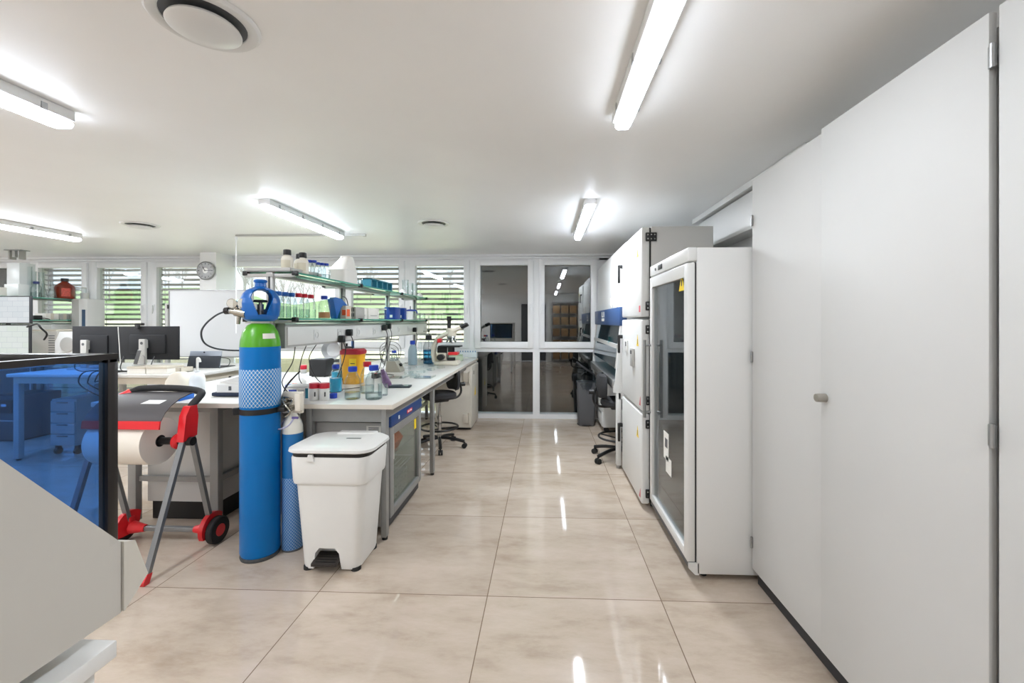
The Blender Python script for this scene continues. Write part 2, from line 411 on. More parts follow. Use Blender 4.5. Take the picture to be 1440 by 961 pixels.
for i, (x0, x1, k) in enumerate(BAYS):
    if k == 'blind':
        t = thing('venetian_blind', lab[i], 'blind', ((x0+x1)/2, YB+.118, 0), 0, 'outdoor blinds over the windows')
        hw = (x1-x0)/2-.075; s = MB()
        n = int(2.12/.077)
        for q in range(n): s.obox((0,0,2.24-q*.077), (2*hw,.075,.004), (math.radians(-22),0,0))
        obj('slats', s, SLAT, t)
        objs('cord', MB().cyl((hw*.9-.05,-.04,.08),(hw*.9-.05,-.04,2.28),.003,n=6).cyl((-hw*.9+.05,-.04,.08),(-hw*.9+.05,-.04,2.28),.003,n=6), GREYD, t)
        obj('head_box', MB().box(-hw,-.035,2.275,hw,.04,2.336), GREYL, t)
        objs('guide_rail', MB().box(-hw-.02,-.02,.07,-hw-.002,.02,2.335).box(hw+.002,-.02,.07,hw+.02,.02,2.335), GREYL, t)
    elif k == 'dark':
        t = thing('roller_shutter', {0:'closed dark shutter behind the far left window pane',7:'closed dark shutter behind the left of the two dark windows',8:'closed dark shutter behind the dark window nearest the safety cabinet'}[i], 'shutter', ((x0+x1)/2, YB+.24, 0))
        hw = (x1-x0)/2-.01; s = MB()
        for q in range(44): s.box(-hw,0,.01+q*.054,hw,.02,.01+q*.054+.0538)
        obj('slat_curtain', s, DARK, t)
        objs('guide_rail', MB().box(-hw-.005,-.02,0,-hw+.02,.04,2.4).box(hw-.02,-.02,0,hw+.005,.04,2.4), GREYD, t)
# duct housing high on the right wall
t = thing('duct_housing', 'white boxed duct housing high on the wall above the glass-door fridge', 'duct', (1.56, 3.0, 2.1))
obj('casing', MB().box(1.47, 2.40, 2.10, XR-.002, 4.1, 2.37, .006), WHITEGL, t, True)
obj('top_rail', MB().box(1.44, 2.40, 2.385, XR-.002, 4.2, CEIL-.003), WHITEGL, t, True)
# ceiling curtain rail with a hanging rod
ra, rb = at_z(332,333,CEIL-.02), at_z(514,333,CEIL-.02)
t = thing('ceiling_rail', 'thin grey rail across the ceiling beyond the middle lamp', 'rail', tuple((ra+rb)/2))
obj('rail', MB().box(ra.x, ra.y-.012, CEIL-.022, rb.x, ra.y+.012, CEIL-.001), GREYL, t, True)
obj('end_cap', MB().box(rb.x, ra.y-.016, CEIL-.03, rb.x+.03, ra.y+.016, CEIL-.001), GREYL, t, True)
tag(obj('hanging_rod', MB().cyl((ra.x,ra.y,1.3),(ra.x,ra.y,CEIL-.02),.007,n=8).cyl((ra.x,ra.y,CEIL-.06),(ra.x,ra.y,CEIL-.02),.016,n=10), UPVC, None, True, (ra.x,ra.y,1.3)), 'thin white rod hanging from the ceiling beside the whiteboard', 'rod')

# ================================================================== ceiling lamps and vents
LAMPW = 10.0
def lamp(label, x, y0, y1):
    t = thing('ceiling_lamp', label, 'lamp', (x, (y0+y1)/2, CEIL), 0, 'strip lamps on the ceiling')
    h = (y1-y0)/2; z = -.001
    obj('housing', MB().box(-.05,-h+.005,-.05,.05,h-.005,z,.006), WHITEGL, t)
    P = [(-.036,-.049),(.036,-.049),(.035,-.070),(.024,-.088),(-.024,-.088),(-.035,-.070)]
    R = []
    for k, (yy, s) in enumerate(((-h,.55),(-h+.02,.9),(-h+.05,1),(h-.05,1),(h-.02,.9),(h,.55))):
        R.append([(px*(.85+.15*s), yy, -.064+(pz+.064)*s) for px, pz in P])
    obj('diffuser', MB().ring(R), LAMPD if y0 == .72 else LAMP, t, ang=40)
    al = bpy.data.lights.new('lamp_tube', 'AREA'); al.shape = 'RECTANGLE'; al.size = .044; al.size_y = 2*h-.1; al.energy = LAMPW*(.42 if y0 == .72 else 2.0 if y0 > 3 else 1.1); al.color = (.90,.95,1)
    ao = bpy.data.objects.new('lamp_tube', al); C.objects.link(ao); ao.parent = t; ao.location = (0,0,-.0893)
    for yy in (-h*.8,-h*.27,h*.27,h*.8):
        objs('clip', MB().box(-.0525,yy-.012,-.052,-.049,yy+.012,-.02).box(.049,yy-.012,-.052,.0525,yy+.012,-.02), STEEL, t)
for lb, x, y0, y1 in (('near right strip lamp, running out of the picture top','.37',.72,2.04),('far right strip lamp above the aisle by the dark windows','.37',3.43,4.78),
                      ('middle strip lamp above the shelf with blue-capped bottles','-2.27',3.33,4.62),('near left strip lamp, cut by the upper left picture edge','-2.27',.6,1.92),
                      ('far left strip lamp above the screens','-5.32',3.3,4.62)):
    lamp(lb, float(x), y0, y1)
for x, y0 in ((.37,-2.1),(-2.27,-2.1),(-5.32,.6),(-5.32,-2.1),(-8.2,3.3),(-8.2,.6)):
    lamp('strip lamp behind or beside the camera, out of the picture', x, y0, y0+1.3)
def vent(label, x, y):
    t = thing('air_vent', label, 'vent', (x, y, CEIL), 0, 'round air valves in the ceiling')
    obj('rim', MB().lathe([(.118,-.001),(.120,-.008),(.135,-.014),(.150,-.012),(.158,-.004),(.159,-.001)], n=48, cap0=False, cap1=False), WHITEGL, t)
    obj('throat', MB().lathe([(.119,-.004),(.110,-.0025),(.02,-.0015)], n=40, cap0=False), GREYD, t)
    obj('disc', MB().lathe([(.03,-.012),(.085,-.016),(.100,-.022),(.104,-.030),(.098,-.034),(.05,-.042),(.0,-.044)], n=48), WHITEGL, t)
    obj('spindle', MB().cyl((0,0,-.016),(0,0,-.002),.012), STEEL, t)
vent('big round ceiling vent at the top left picture edge', -1.12, 1.35)
vent('round ceiling vent in the middle, near the windows', -1.12, 4.23)
vent('far left round ceiling vent, above the monitors', -4.14, 4.17)

# ================================================================== outdoors
def ground_z(x, y):
    if y < 7.3: return -.05
    if y < 26: return .75 + (y-7.3)*.055
    return 1.778 + (y-26)*.15*(1-.85*math.exp(-((x/y+.60)/.10)**2)) + .25*math.sin(x*.12)*min(1,(y-26)/10)
ys = [6.45,7.2,7.5,8,10,12,15,18,22,26,28,30,34,38,42,46,50]; xs = list(range(-75, 21, 5))
vs_, fs_ = [], []
for y in ys:
    for x in xs: vs_.append((x, y, ground_z(x, y)))
n = len(xs)
for i in range(len(ys)-1):
    for j in range(n-1): fs_.append((i*n+j, i*n+j+1, (i+1)*n+j+1, (i+1)*n+j))
cutrow = 8
near = MB().add(vs_[:(cutrow+1)*n], [f for f in fs_ if max(f) < (cutrow+1)*n], True)
far = MB().add(vs_[cutrow*n:], [tuple(i-cutrow*n for i in f) for f in fs_ if min(f) >= cutrow*n], True)
struct('ground_field', near, M('dry_grass', 'a9a27c', .9, var=.25, vscale=.6))
struct('ground_meadow', far, M('meadow_green', '5b6f32', .9, var=.2, vscale=.3))
BARK = M('bark', '8d857c', .9, var=.2)
def tree(x, y, h, seed):
    rnd = random.Random(seed); z = ground_z(x, y)
    t = thing('bare_tree', 'leafless tree on the green slope outside the windows', 'tree', (x, y, z-.15), 0, 'bare trees on the slope')
    tr = MB().cyl((0,0,0),(0,0,h*.6),.055,.03,6).cyl((0,0,h*.6),(.1,0,h),.03,.01,6)
    br = MB()
    for q in range(16):
        a = rnd.random()*2*PI; z0 = h*(.25+.65*rnd.random()); l = h*.28*(1.1-z0/h)+.3
        p = Vector((l*math.cos(a)*.6, l*math.sin(a)*.6, z0+l)); br.cyl((0,0,z0), p, .018, .008, 5)
        for s_ in range(3): br.cyl(p*.6+Vector((0,0,z0*.4)), p+Vector((rnd.uniform(-.4,.4),rnd.uniform(-.3,.3),rnd.uniform(.1,.5))), .014, .006, 4)
    obj('trunk', tr, BARK, t); obj('branches', br, BARK, t)
for i in range(16):
    tree(-37+i*1.62+random.uniform(-.5,.5), 38+random.uniform(-5,6), random.uniform(3.2,5.5), i)
for i in range(4): tree(-13+i*3.1, 40+random.uniform(-3,4), random.uniform(2.4,3.6), 40+i)
# ================================================================== right side: tall cabinets
def tall_cabinet(label, y0, y1, xd, ztop, zbot, knob=None, hinge=None, group='tall white wall cabinets'):
    t = thing('tall_cabinet', label, 'cabinet', (1.37, (y0+y1)/2, 0), 0, group)
    obj('carcass', MB().box(1.152, y0+.002, .115, XR-.004, y1-.002, 2.19, .002), CABW, t, True)
    obj('plinth', MB().box(1.168, y0+.001, .001, 1.6, y1-.001, .115), CHAR, t, True)
    d = obj('door', MB().box(xd, y0+.006, zbot, xd+.02, y1-.003, ztop, .002), CABW, t, True)
    if knob:
        y, z = knob
        obj('knob', MB().lathe([(.017,0),(.017,-.004),(.0165,-.034),(.0155,-.0365),(0,-.037)], (xd,y,z), 24, 'x'), M('satin_nickel','aaa59c',.45,.8), d, True)
    for z in (hinge or []):
        obj('hinge', MB().box(xd-.006, z[0]-.006, z[1]-.028, xd+.002, z[0]+.012, z[1]+.028, .002).cyl((xd-.007,z[0]-.001,z[1]-.03),(xd-.007,z[0]-.001,z[1]+.03),.006), STEEL, d, True)
tall_cabinet('tall white cabinet touching the side of the glass-door fridge', 1.76, 2.372, 1.137, 2.213, .085, None, [(2.364,1.245),(2.364,.23),(2.364,1.99)])
tall_cabinet('tall white cabinet with the round metal knob', 1.106, 1.762, 1.117, 2.218, .108, (1.733,1.135), [(1.098,1.155),(1.098,2.10)])
tall_cabinet('tall white cabinet cut off by the right picture edge', .42, 1.092, 1.117, 2.218, .108)

# ================================================================== glass-door laboratory fridge
FX, FY0, FY1 = .845, 2.385, 3.235
t = thing('laboratory_fridge', 'tall white fridge with a full-height glass door, beside the white cabinets', 'fridge', (1.14, 2.81, 0))
wh = WHITEGL
obj('body', MB().box(FX, FY0, .035, 1.45, FY0+.045, 1.85, .004).box(FX, FY1-.045, .035, 1.45, FY1, 1.85, .004).box(FX, FY0+.04, 1.80, 1.45, FY1-.04, 1.85, .004)
    .box(1.40, FY0+.04, .035, 1.45, FY1-.04, 1.82).box(FX, FY0+.04, .035, 1.45, FY1-.04, .12).box(FX+.01, FY0+.04, 1.285, FX+.05, FY1-.04, 1.32), wh, t, True)
obj('top_panel', MB().box(.795, FY0, 1.775, FX+.002, FY1, 1.852, .006), wh, t, True)
cp = obj('control_display', MB().box(.791, 2.90, 1.797, .797, 3.00, 1.832, .003), BLACK, t, True)
obj('lock', MB().cyl((.797,3.07,1.812),(.790,3.07,1.812),.010), GREYD, t, True)
obj('gasket', MB().box(.835, FY0+.012, .095, FX, FY1-.012, 1.77), CHAR, t, True)
obj('kick_panel', MB().prism([(.800,.095),(FX+.01,.095),(FX+.01,.03),(.835,.03),(.800,.065)], 'y', FY0+.012, FY1-.012), GREYD, t, True)
obj('side_skirt', MB().prism([(.800,.095),(FX+.01,.095),(FX+.01,.03),(.835,.03),(.800,.065)], 'y', FY0, FY0+.012), wh, t, True)
d = obj('door', MB().box(.793, FY0+.004, .10, .835, FY0+.065, 1.765, .004).box(.793, FY1-.065, .10, .835, FY1-.004, 1.765, .004).box(.793, FY0+.06, 1.69, .835, FY1-.06, 1.765, .004).box(.793, FY0+.06, .10, .835, FY1-.06, .155, .004), wh, t, True)
obj('pane', MB().box(.810, FY0+.06, .15, .818, FY1-.06, 1.70), DOORG, d, True)
hd = obj('handle', MB().cyl((.748,FY1-.035,.72),(.748,FY1-.035,1.30),.011).cyl((.748,FY1-.035,.76),(.794,FY1-.035,.76),.008).cyl((.748,FY1-.035,1.26),(.794,FY1-.035,1.26),.008), STEEL, d, True)
obj('warning_label', MB().prism([(2.485,1.62),(2.585,1.62),(2.535,1.72)], 'x', .8075, .8095), WARN, d, True, label='yellow warning triangle on the door glass')
obj('warning_mark', MB().prism([(2.528,1.648),(2.542,1.648),(2.545,1.685),(2.525,1.685)], 'x', .807, .8078), INK, d, True)
obj('paper_note', MB().box(.8075, 2.80, .52, .8095, 2.91, .70), PAPER, d, True, label='white paper notice stuck on the glass')
obj('paper_note', MB().box(.8075, 2.74, .44, .8095, 2.86, .545), PAPER, d, True, label='small white paper note below the notice')
obj('note_picture', MB().box(.8068, 2.82, .60, .8078, 2.88, .66), GREYD, d, True)
for px_ in (.90, 1.38):
    for py_ in (FY0+.06, FY1-.06): obj('foot', MB().cyl((px_,py_,0),(px_,py_,.04),.018), RUBBER, t, True)
WIRE = M('shelf_wire','c9cdcf',.35,.4)
SH = (.50, .86, 1.12, 1.47)
for z in SH:
    s = MB().box(FX+.03, FY0+.05, z-.008, FX+.045, FY1-.05, z+.006, .002).box(1.36, FY0+.05, z-.006, 1.37, FY1-.05, z+.004)
    for q in range(14): s.cyl((FX+.03+q*.039, FY0+.05, z),(FX+.03+q*.039, FY1-.05, z),.0025,n=5)
    obj('wire_shelf', s, WIRE, t, True)
fl = bpy.data.lights.new('fridge_fill_light','AREA'); fl.energy = 9.0; fl.size = .1; fl.size_y = .7; fl.shape = 'RECTANGLE'  # added fill light that brightens the dark fridge interior
fo = bpy.data.objects.new('fridge_fill_light', fl); C.objects.link(fo); fo.location = (1.0, 2.81, 1.77); fo.rotation_euler = (0,0,0)

# ================================================================== three stacked incubators
def incubator(label, z0, z1, stick):
    t = thing('incubator', label, 'incubator', (1.02, 3.69, z0), 0, 'stack of white incubators')
    y0, y1, xf = 3.28, 4.10, .742
    obj('body', MB().box(xf+.075, y0, z0+.012, 1.285, y1, z1-.004, .006), GREYL if False else M('incubator_side','c9c8c5',.45), t, True)
    obj('gasket', MB().box(xf+.062, y0+.012, z0+.02, xf+.078, y1-.01, z1-.012), BLACK, t, True)
    d = obj('door', MB().box(xf, y0+.002, z0+.012, xf+.063, y1, z1-.008, .014, 3), WHITEGL, t, True)
    for zz in (z0+.095, z1-.085):
        h = obj('hinge', MB().box(xf+.03, y0-.010, zz-.034, xf+.115, y0+.004, zz+.034, .006), BLACK, d, True)
        for a in (-.026,.0,.026):
            for b in (-.016,.016): obj('screw', MB().cyl((xf+.072+a, y0-.0125, zz+b),(xf+.072+a, y0-.009, zz+b),.006,n=10), CHROME, h, True)
    zc = {0:z0+.36,1:z0+.49,2:z0+.43}[stick]
    obj('latch', MB().box(xf-.045, y1-.04, zc-.09, xf-.022, y1-.012, zc+.075, .008).box(xf-.045, y1-.04, zc+.05, xf+.004, y1-.008, zc+.085, .008), BLACK, d, True)
    obj('corner_sticker', MB().prism([(y0+.035,z0+.05),(y0+.075,z0+.05),(y0+.035,z0+.12)] if stick != 2 else [(y0+.04,z0+.05),(y0+.085,z0+.05),(y0+.085,z0+.1),(y0+.04,z0+.1)], 'x', xf-.0015, xf+.0005), M('sticker_red','cf5560',.5), d, True)
    obj('warning_label', MB().prism([(y0+.10,z1-.22),(y0+.17,z1-.22),(y0+.135,z1-.13)], 'x', xf-.0015, xf+.0005), WARN, d, True)
    obj('warning_mark', MB().box(xf-.0022, y0+.13, z1-.205, xf-.001, y0+.14, z1-.165), INK, d, True)
    if stick == 1:
        obj('thermometer', MB().box(xf-.014, 3.80, z1-.30, xf, 3.90, z1-.19, .008), WHITEGL, d, True)
        obj('data_logger', MB().box(xf-.022, 3.52, z1-.40, xf, 3.62, z1-.25, .006), GREYL, d, True)
        obj('logger_display', MB().box(xf-.0235, 3.545, z1-.295, xf-.021, 3.60, z1-.265), CHAR, d, True)
        obj('thermometer_display', MB().box(xf-.0155, 3.82, z1-.245, xf-.0135, 3.86, z1-.205), CHAR, d, True)
    if stick == 0:
        for py_ in (y0+.06, y1-.06): obj('foot', MB().cyl((xf+.1,py_,0),(xf+.1,py_,z0+.014),.02).cyl((1.22,py_,0),(1.22,py_,z0+.014),.02), RUBBER, t, True)
incubator('white incubator at the bottom of the stack, just above the floor', .022, .735, 0)
incubator('white incubator in the middle of the stack, with two small gauges on its door', .735, 1.462, 1)
incubator('white incubator at the top of the stack, near the ceiling', 1.462, 2.172, 2)

# ================================================================== biological safety cabinet with blue hood band
BY0, BY1 = 4.16, 6.16
t = thing('safety_cabinet', 'white biological safety cabinet with a blue band and sloping glass sash', 'safety cabinet', (1.1, 5.0, 0))
obj('upper_housing', MB().prism([(.752,1.55),(1.5,1.55),(1.5,2.22),(.80,2.22),(.775,2.19)], 'y', BY0, BY1), WHITEGL, t, True)
obj('control_band', MB().box(.728, BY0-.01, 1.395, .80, BY1+.02, 1.58, .006), NAVY, t, True)
lg = obj('band_logo', MB().box(.726, 5.22, 1.44, .7285, 5.44, 1.475).box(.726, 5.22, 1.49, .7285, 5.27, 1.555).box(.726, 5.31, 1.49, .7285, 5.44, 1.505).box(.726, 5.38, 1.50, .7285, 5.43, 1.555), PAPER, t, True, label='white logo on the blue band')
obj('chamber', MB().box(1.40, BY0+.04, .86, 1.5, BY1-.04, 1.56).box(.85, BY0+.04, 1.50, 1.5, BY1-.04, 1.56).box(.75, BY0+.04, .80, 1.5, BY1-.04, .86), STEEL, t, True)
side = [(.752,1.56),(1.5,1.56),(1.5,.74),(.672,.74),(.672,.80),(.69,.86)]
obj('side_panel', MB().prism(side, 'y', BY0, BY0+.04), WHITEGL, t, True)
obj('side_panel', MB().prism(side, 'y', BY1-.04, BY1), WHITEGL, t, True)
def slope(z): return .682+(z-.86)/(1.40-.86)*(.742-.682)
sf = obj('sash_frame', MB().prism([(slope(.97),.97),(slope(.97)+.02,.97),(slope(1.42)+.02,1.42),(slope(1.42),1.42)], 'y', BY0+.045, BY0+.075).prism([(slope(.97),.97),(slope(.97)+.02,.97),(slope(1.42)+.02,1.42),(slope(1.42),1.42)], 'y', BY1-.075, BY1-.045)
    .prism([(slope(1.19)-.012,1.17),(slope(1.19)+.02,1.17),(slope(1.22)+.02,1.21),(slope(1.22)-.012,1.21)], 'y', BY0+.05, BY1-.05), GREYL, t, True)
obj('sash', MB().prism([(slope(.97)+.006,.97),(slope(.97)+.012,.97),(slope(1.42)+.012,1.42),(slope(1.42)+.006,1.42)], 'y', BY0+.07, BY1-.07), SASHG, sf, True)
obj('front_grille', MB().box(.66, BY0+.02, .78, .75, BY1-.02, .865, .01), STEEL, t, True)
obj('stand', MB().box(.70, BY0+.0, .03, .748, BY0+.06, .745, .006).box(.70, BY1-.06, .03, .748, BY1, .745, .006).box(1.38, BY0, .03, 1.44, BY0+.06, .745).box(1.38, BY1-.06, .03, 1.44, BY1, .745).box(.72, BY0, .68, 1.44, BY0+.05, .74).box(.72, BY1-.05, .68, 1.44, BY1, .74).box(1.38, BY0, .1, 1.44, BY1, .16), WHITEGL, t, True)
for x_, y_ in ((.724,BY0+.03),(.724,BY1-.03),(1.41,BY0+.03),(1.41,BY1-.03)): obj('foot', MB().cyl((x_,y_,0),(x_,y_,.035),.022), STEEL, t, True)
obj('hook', MB().cyl((.752,4.75,1.60),(.735,4.75,1.62),.012).box(.735,4.73,1.59,.75,4.78,1.70,.004), CREAM, t, True)
obj('hook', MB().box(.735,4.40,1.58,.752,4.44,1.68,.004), CREAM, t, True)
obj('vacuum_gauge', MB().lathe([(.04,0),(.04,-.02),(.0,-.022)], (slope(1.23)+.004,4.75,1.23), 20, 'x'), glass('pale_suction','c6eef0','8ac8d0',1.3), t, True)
# things inside and under the safety cabinet
def small_box(name, label, cat, x0,y0,z0,x1,y1,z1,m,b=.006,group=None):
    o = obj(name, MB().box(x0,y0,z0,x1,y1,z1,b), m, None, True, ((x0+x1)/2,(y0+y1)/2,z0)); return tag(o, label, cat, group)
t = thing('centrifuge', 'small white bench device standing inside the sloping-glass safety cabinet', 'lab device', (.88,4.55,.865))
obj('casing', MB().loft([(0,-.10,.10,-.13,.13,.02),(.10,-.10,.10,-.13,.13,.03),(.16,-.08,.08,-.10,.10,.03)]), WHITEGL, t)
obj('lid', MB().loft([(.162,-.08,.08,-.10,.10,.03),(.19,-.06,.06,-.07,.07,.03)]), PLASTW, t)
t = thing('drawer_pedestal', 'white rolling drawer pedestal under the safety cabinet, behind the black stool', 'pedestal', (1.0, 5.76, 0))
obj('carcass', MB().box(.752, 5.48, .07, 1.2, 6.05, .66, .004), CABW, t, True)
for z0 in (.08,.275,.47):
    dd = obj('drawer', MB().box(.735, 5.49, z0, .753, 6.04, z0+.185, .003), CABW, t, True)
    obj('grip', MB().box(.728, 5.53, z0+.165, .737, 6.0, z0+.182, .003), STEEL, dd, True)
for x_, y_ in ((.80,5.53),(.80,6.0),(1.15,5.53),(1.15,6.0)): obj('castor', MB().cyl((x_,y_-.015,.035),(x_,y_+.015,.035),.035).box(x_-.015,y_-.02,.05,x_+.015,y_+.02,.075), BLACK, t, True)
t = thing('waste_bin', 'dark grey waste bin with a plastic bag, beside the dark window', 'bin', (.575, 5.93, 0))
obj('body', MB().loft([(.0,-.10,.10,-.10,.10,.03),(.02,-.11,.11,-.11,.11,.03),(.60,-.13,.13,-.125,.125,.03)]), GREYD, t)
bag = MB(); R = []
for z, s in ((.50,1.04),(.58,1.08),(.63,1.0),(.70,.9),(.72,.7)):
    R.append([(s*.135*math.cos(a)*(1+.10*math.sin(a*7+z*40)), s*.132*math.sin(a)*(1+.10*math.cos(a*5+z*30)), z+.012*math.sin(a*6)) for a in [2*PI*k/36 for k in range(36)]])
obj('bag', bag.ring(R, True, False, True), glass('bin_bag','c8ced2','8a949a',1.5,.15), t)
obj('lid', MB().obox((-.02,.0,.79),(.26,.25,.02),(0,math.radians(35),0),.008), CHAR, t)
obj('foot_ring', MB().torus((0,0,.012),.115,.010), BLACK, t)

# ================================================================== stools
def stool(label, loc, rz, first=[None]):
    if first[0] is not None: return dup(first[0], loc, rz, label)
    t = thing('laboratory_stool', label, 'stool', loc, rz, 'black rolling laboratory stools')
    obj('seat', MB().lathe([(0,.555),(.15,.555),(.18,.565),(.193,.585),(.19,.615),(.17,.632),(0,.636)], n=32), FABRIC, t)
    bk = MB(); R = []
    for z, w, d in ((.645,.09,.015),(.66,.14,.028),(.715,.175,.036),(.81,.18,.036),(.875,.145,.03),(.895,.09,.015)):
        R.append([(w*math.cos(a), -.20-.10*(.0)+d*math.sin(a)+.05*(math.cos(a)**2), z) for a in [2*PI*k/20 for k in range(20)]])
    obj('backrest', bk.ring(R), FABRIC, t)
    obj('back_bracket', MB().tube([(0,-.05,.548),(0,-.20,.548),(0,-.262,.60),(0,-.262,.68),(0,-.235,.75)],.013,8), BLACK, t)
    obj('back_knob', MB().cyl((0,-.262,.70),(0,-.31,.70),.025), BLACK, t)
    obj('gas_column', MB().cyl((0,0,.10),(0,0,.36),.028).cyl((0,0,.36),(0,0,.55),.016), CHROME, t)
    obj('seat_mechanism', MB().box(-.07,-.09,.525,.07,.09,.556,.01).cyl((.06,.02,.535),(.20,.05,.525),.007), BLACK, t)
    fr = MB().torus((0,0,.235),.21,.011,n=32)
    for k in range(3):
        a = 2*PI*k/3; fr.cyl((.028*math.cos(a),.028*math.sin(a),.215),(.21*math.cos(a),.21*math.sin(a),.235),.008)
    obj('foot_ring', fr, BLACK, t)
    for k in range(5):
        a = 2*PI*k/5+.3; c, s = math.cos(a), math.sin(a)
        lg = obj('base_leg', MB().tube([(.02*c,.02*s,.115),(.15*c,.15*s,.105),(.29*c,.29*s,.075)],.018,8), BLACK, t)
        wv = Vector((-s,c,0))*.014; p = Vector((.29*c,.29*s,.028))
        obj('castor', MB().cyl(p-wv*1.7,p-wv*.3,.028).cyl(p+wv*.3,p+wv*1.7,.028).cyl(p,p+Vector((0,0,.045)),.008), RUBBER, lg)
    first[0] = t; return t
stool('black rolling stool in front of the sloping-glass safety cabinet', (.775, 4.46, 0), math.radians(-90))
stool('black rolling stool pulled under the long bench, beside the steel cupboard', (-1.20, 4.78, 0), math.radians(125))

# ================================================================== things on the shelves of the tall fridge
def vial(label, x, y, z, r, h, m, capm, name='fridge_bottle'):
    t = thing(name, label, 'bottle', (x,y,z), 0, 'bottles in the tall fridge')
    obj('body', MB().lathe([(r*.95,0),(r,.004),(r,h*.68),(r*.45,h*.84),(r*.45,h*.88)], n=16), m, t)
    obj('cap', MB().lathe([(r*.55,h*.86),(r*.57,h*.88),(r*.55,h),(0,h)], n=16), capm, t)
SB = .008
FRW = M('frosted_bottle','c4ccce',.4)
for y, z, r, h, m, c, lb in ((2.62,SH[2]+SB,.045,.16,FRW,TEAL,'bottle with a green-blue cap on the third fridge shelf, nearest the hinge side'),(2.76,SH[2]+SB,.05,.13,FRW,PLASTW,'white bottle on the third fridge shelf beside the green-capped one'),(2.92,SH[2]+SB,.04,.15,FRW,CAPBLUE,'blue-capped bottle on the third fridge shelf'),
    (2.60,SH[1]+SB,.04,.13,GREYD,CHAR,'dark bottle on the second fridge shelf, nearest'),(2.72,SH[1]+SB,.04,.14,FRW,M('cap_green','2aa56c',.4),'bottle with a bright green cap on the second fridge shelf'),(2.88,SH[1]+SB,.045,.12,FRW,PLASTW,'white-capped bottle on the second fridge shelf'),
    (2.58,SH[3]+SB,.05,.15,FRW,CHAR,'dark-capped bottle on the top fridge shelf, nearest'),(2.74,SH[3]+SB,.05,.13,FRW,NAVY,'navy-capped bottle on the top fridge shelf'),
    (2.95,SH[3]+SB,.05,.14,GREYD,CHAR,'dark bottle on the top fridge shelf, farthest')):
    vial(lb, .925, y+.24-(.12 if y > 2.85 else 0)*.0 - max(0, y+.24-3.12), z, r, h, m, c)
for y, lb, m in ((2.58,'low green box on the bottom fridge shelf',M('box_green','7fae6a',.5)),(2.76,'low blue-grey box on the bottom fridge shelf',M('box_bluegrey','6d7fa0',.5)),(2.95,'pale low box on the bottom fridge shelf',BEIGE)):
    t = thing('sample_box', lb, 'box', (.99,y+.12,SH[0]+SB), 0, 'boxes in the tall fridge'); obj('box', MB().box(-.10,-.07,0,.10,.07,.05,.004), m, t); obj('lid', MB().box(-.102,-.072,.05,.102,.072,.066,.004), PLASTW, t)
# ================================================================== long laboratory bench, shelf above it
BY, BE = 2.70, 6.2
t = thing('laboratory_bench', 'long grey-framed bench running to the dark windows, crowded with bottles', 'bench', (-1.38, 4.4, 0))
obj('worktop', MB().box(-1.785, BY, .868, -.985, BE, .90, .003), TOP, t, True)
obj('worktop_edge', MB().box(-1.785, BY-.004, .869, -.985, BY, .897).box(-.985, BY-.004, .869, -.981, BE, .897), TOPEDGE, t, True)
rails = MB().box(-1.55, BY+.045, .775, -1.06, BY+.07, .868).box(-1.065, BY+.02, .80, -1.035, BE, .868).box(-1.76, BY+.02, .80, -1.73, BE, .868)
for y in (2.75, 3.93, 5.12, 6.15): rails.box(-1.75, y-.015, .16, -1.72, y+.015, .80)
rails.box(-1.75, 3.0, .22, -1.72, BE, .26)
obj('frame', rails, GREY, t, True)
for y in (2.755, 3.93, 5.12, 6.15):
    for x in (-1.055, -1.555 if y < 3 else -1.735):
        if y == 5.12 and x > -1.5: continue
        lg = obj('leg', MB().box(x-.018, y-.025, .02, x+.018, y+.025, .868, .004), GREY, t, True)
        obj('foot', MB().cyl((x,y,0),(x,y,.022),.018), RUBBER, lg, True)
obj('apron_panel', MB().box(-1.54, BY+.105, .60, -1.075, BY+.118, .755), GREYL, t, True)
obj('paper_note', MB().box(-1.20, BY+.1025, .665, -1.10, BY+.105, .735), PAPER, t, True, label='white paper note with print')
obj('paper_note', MB().box(-1.095, BY+.1025, .675, -1.078, BY+.105, .73), PAPER, t, True)
ln = MB()
for q in range(4): ln.box(-1.185, BY+.1015, .68+q*.013, -1.115, BY+.1027, .685+q*.013)
obj('note_print', ln, INK, t, True)

def shelf_rack(label, xc, y0, y1, posts, group):
    t = thing('bench_shelf', label, 'shelf', (xc, (y0+y1)/2, .9), 0, group)
    for y in posts:
        p = obj('post', MB().box(xc-.022, y-.015, .9, xc+.022, y+.015, 1.762, .003), GREYL, t, True)
        obj('post_slot', MB().box(xc-.006, y-.0165, .92, xc+.006, y-.0148, 1.74), CHAR, p, True)
    for z in (1.448, 1.752):
        for y in posts:
            a = obj('arm', MB().box(xc-.165, y-.012, z-.022, xc+.165, y+.012, z, .002), GREYL, t, True)
            for sx in (-1,1): obj('clip', MB().box(xc+sx*.165-.016, y-.016, z-.012, xc+sx*.165+.016, y+.016, z+.018, .003), BLACK, a, True)
        for i in range(len(posts)-1):
            for sx in (-1,1):
                g = obj('glass_shelf', MB().box(xc+sx*.012, posts[i]+.004, z, xc+sx*.166, posts[i+1]-.004, z+.012), SHELFG, t, True)
                obj('glass_edge', MB().box(xc+sx*.166, posts[i]+.018, z, xc+sx*.1675, posts[i+1]-.018, z+.012), SHELFE, g, True)
        obj('long_rail', MB().box(xc-.03, y0, z-.02, xc+.03, y1, z-.001), GREYL, t, True)
    return t
SX = -1.80
shelf_rack('two-tier glass shelf standing on the long bench, full of bottles', SX, 2.69, 5.80, [2.71, 3.70, 4.78, 5.79], 'glass shelves over the benches')
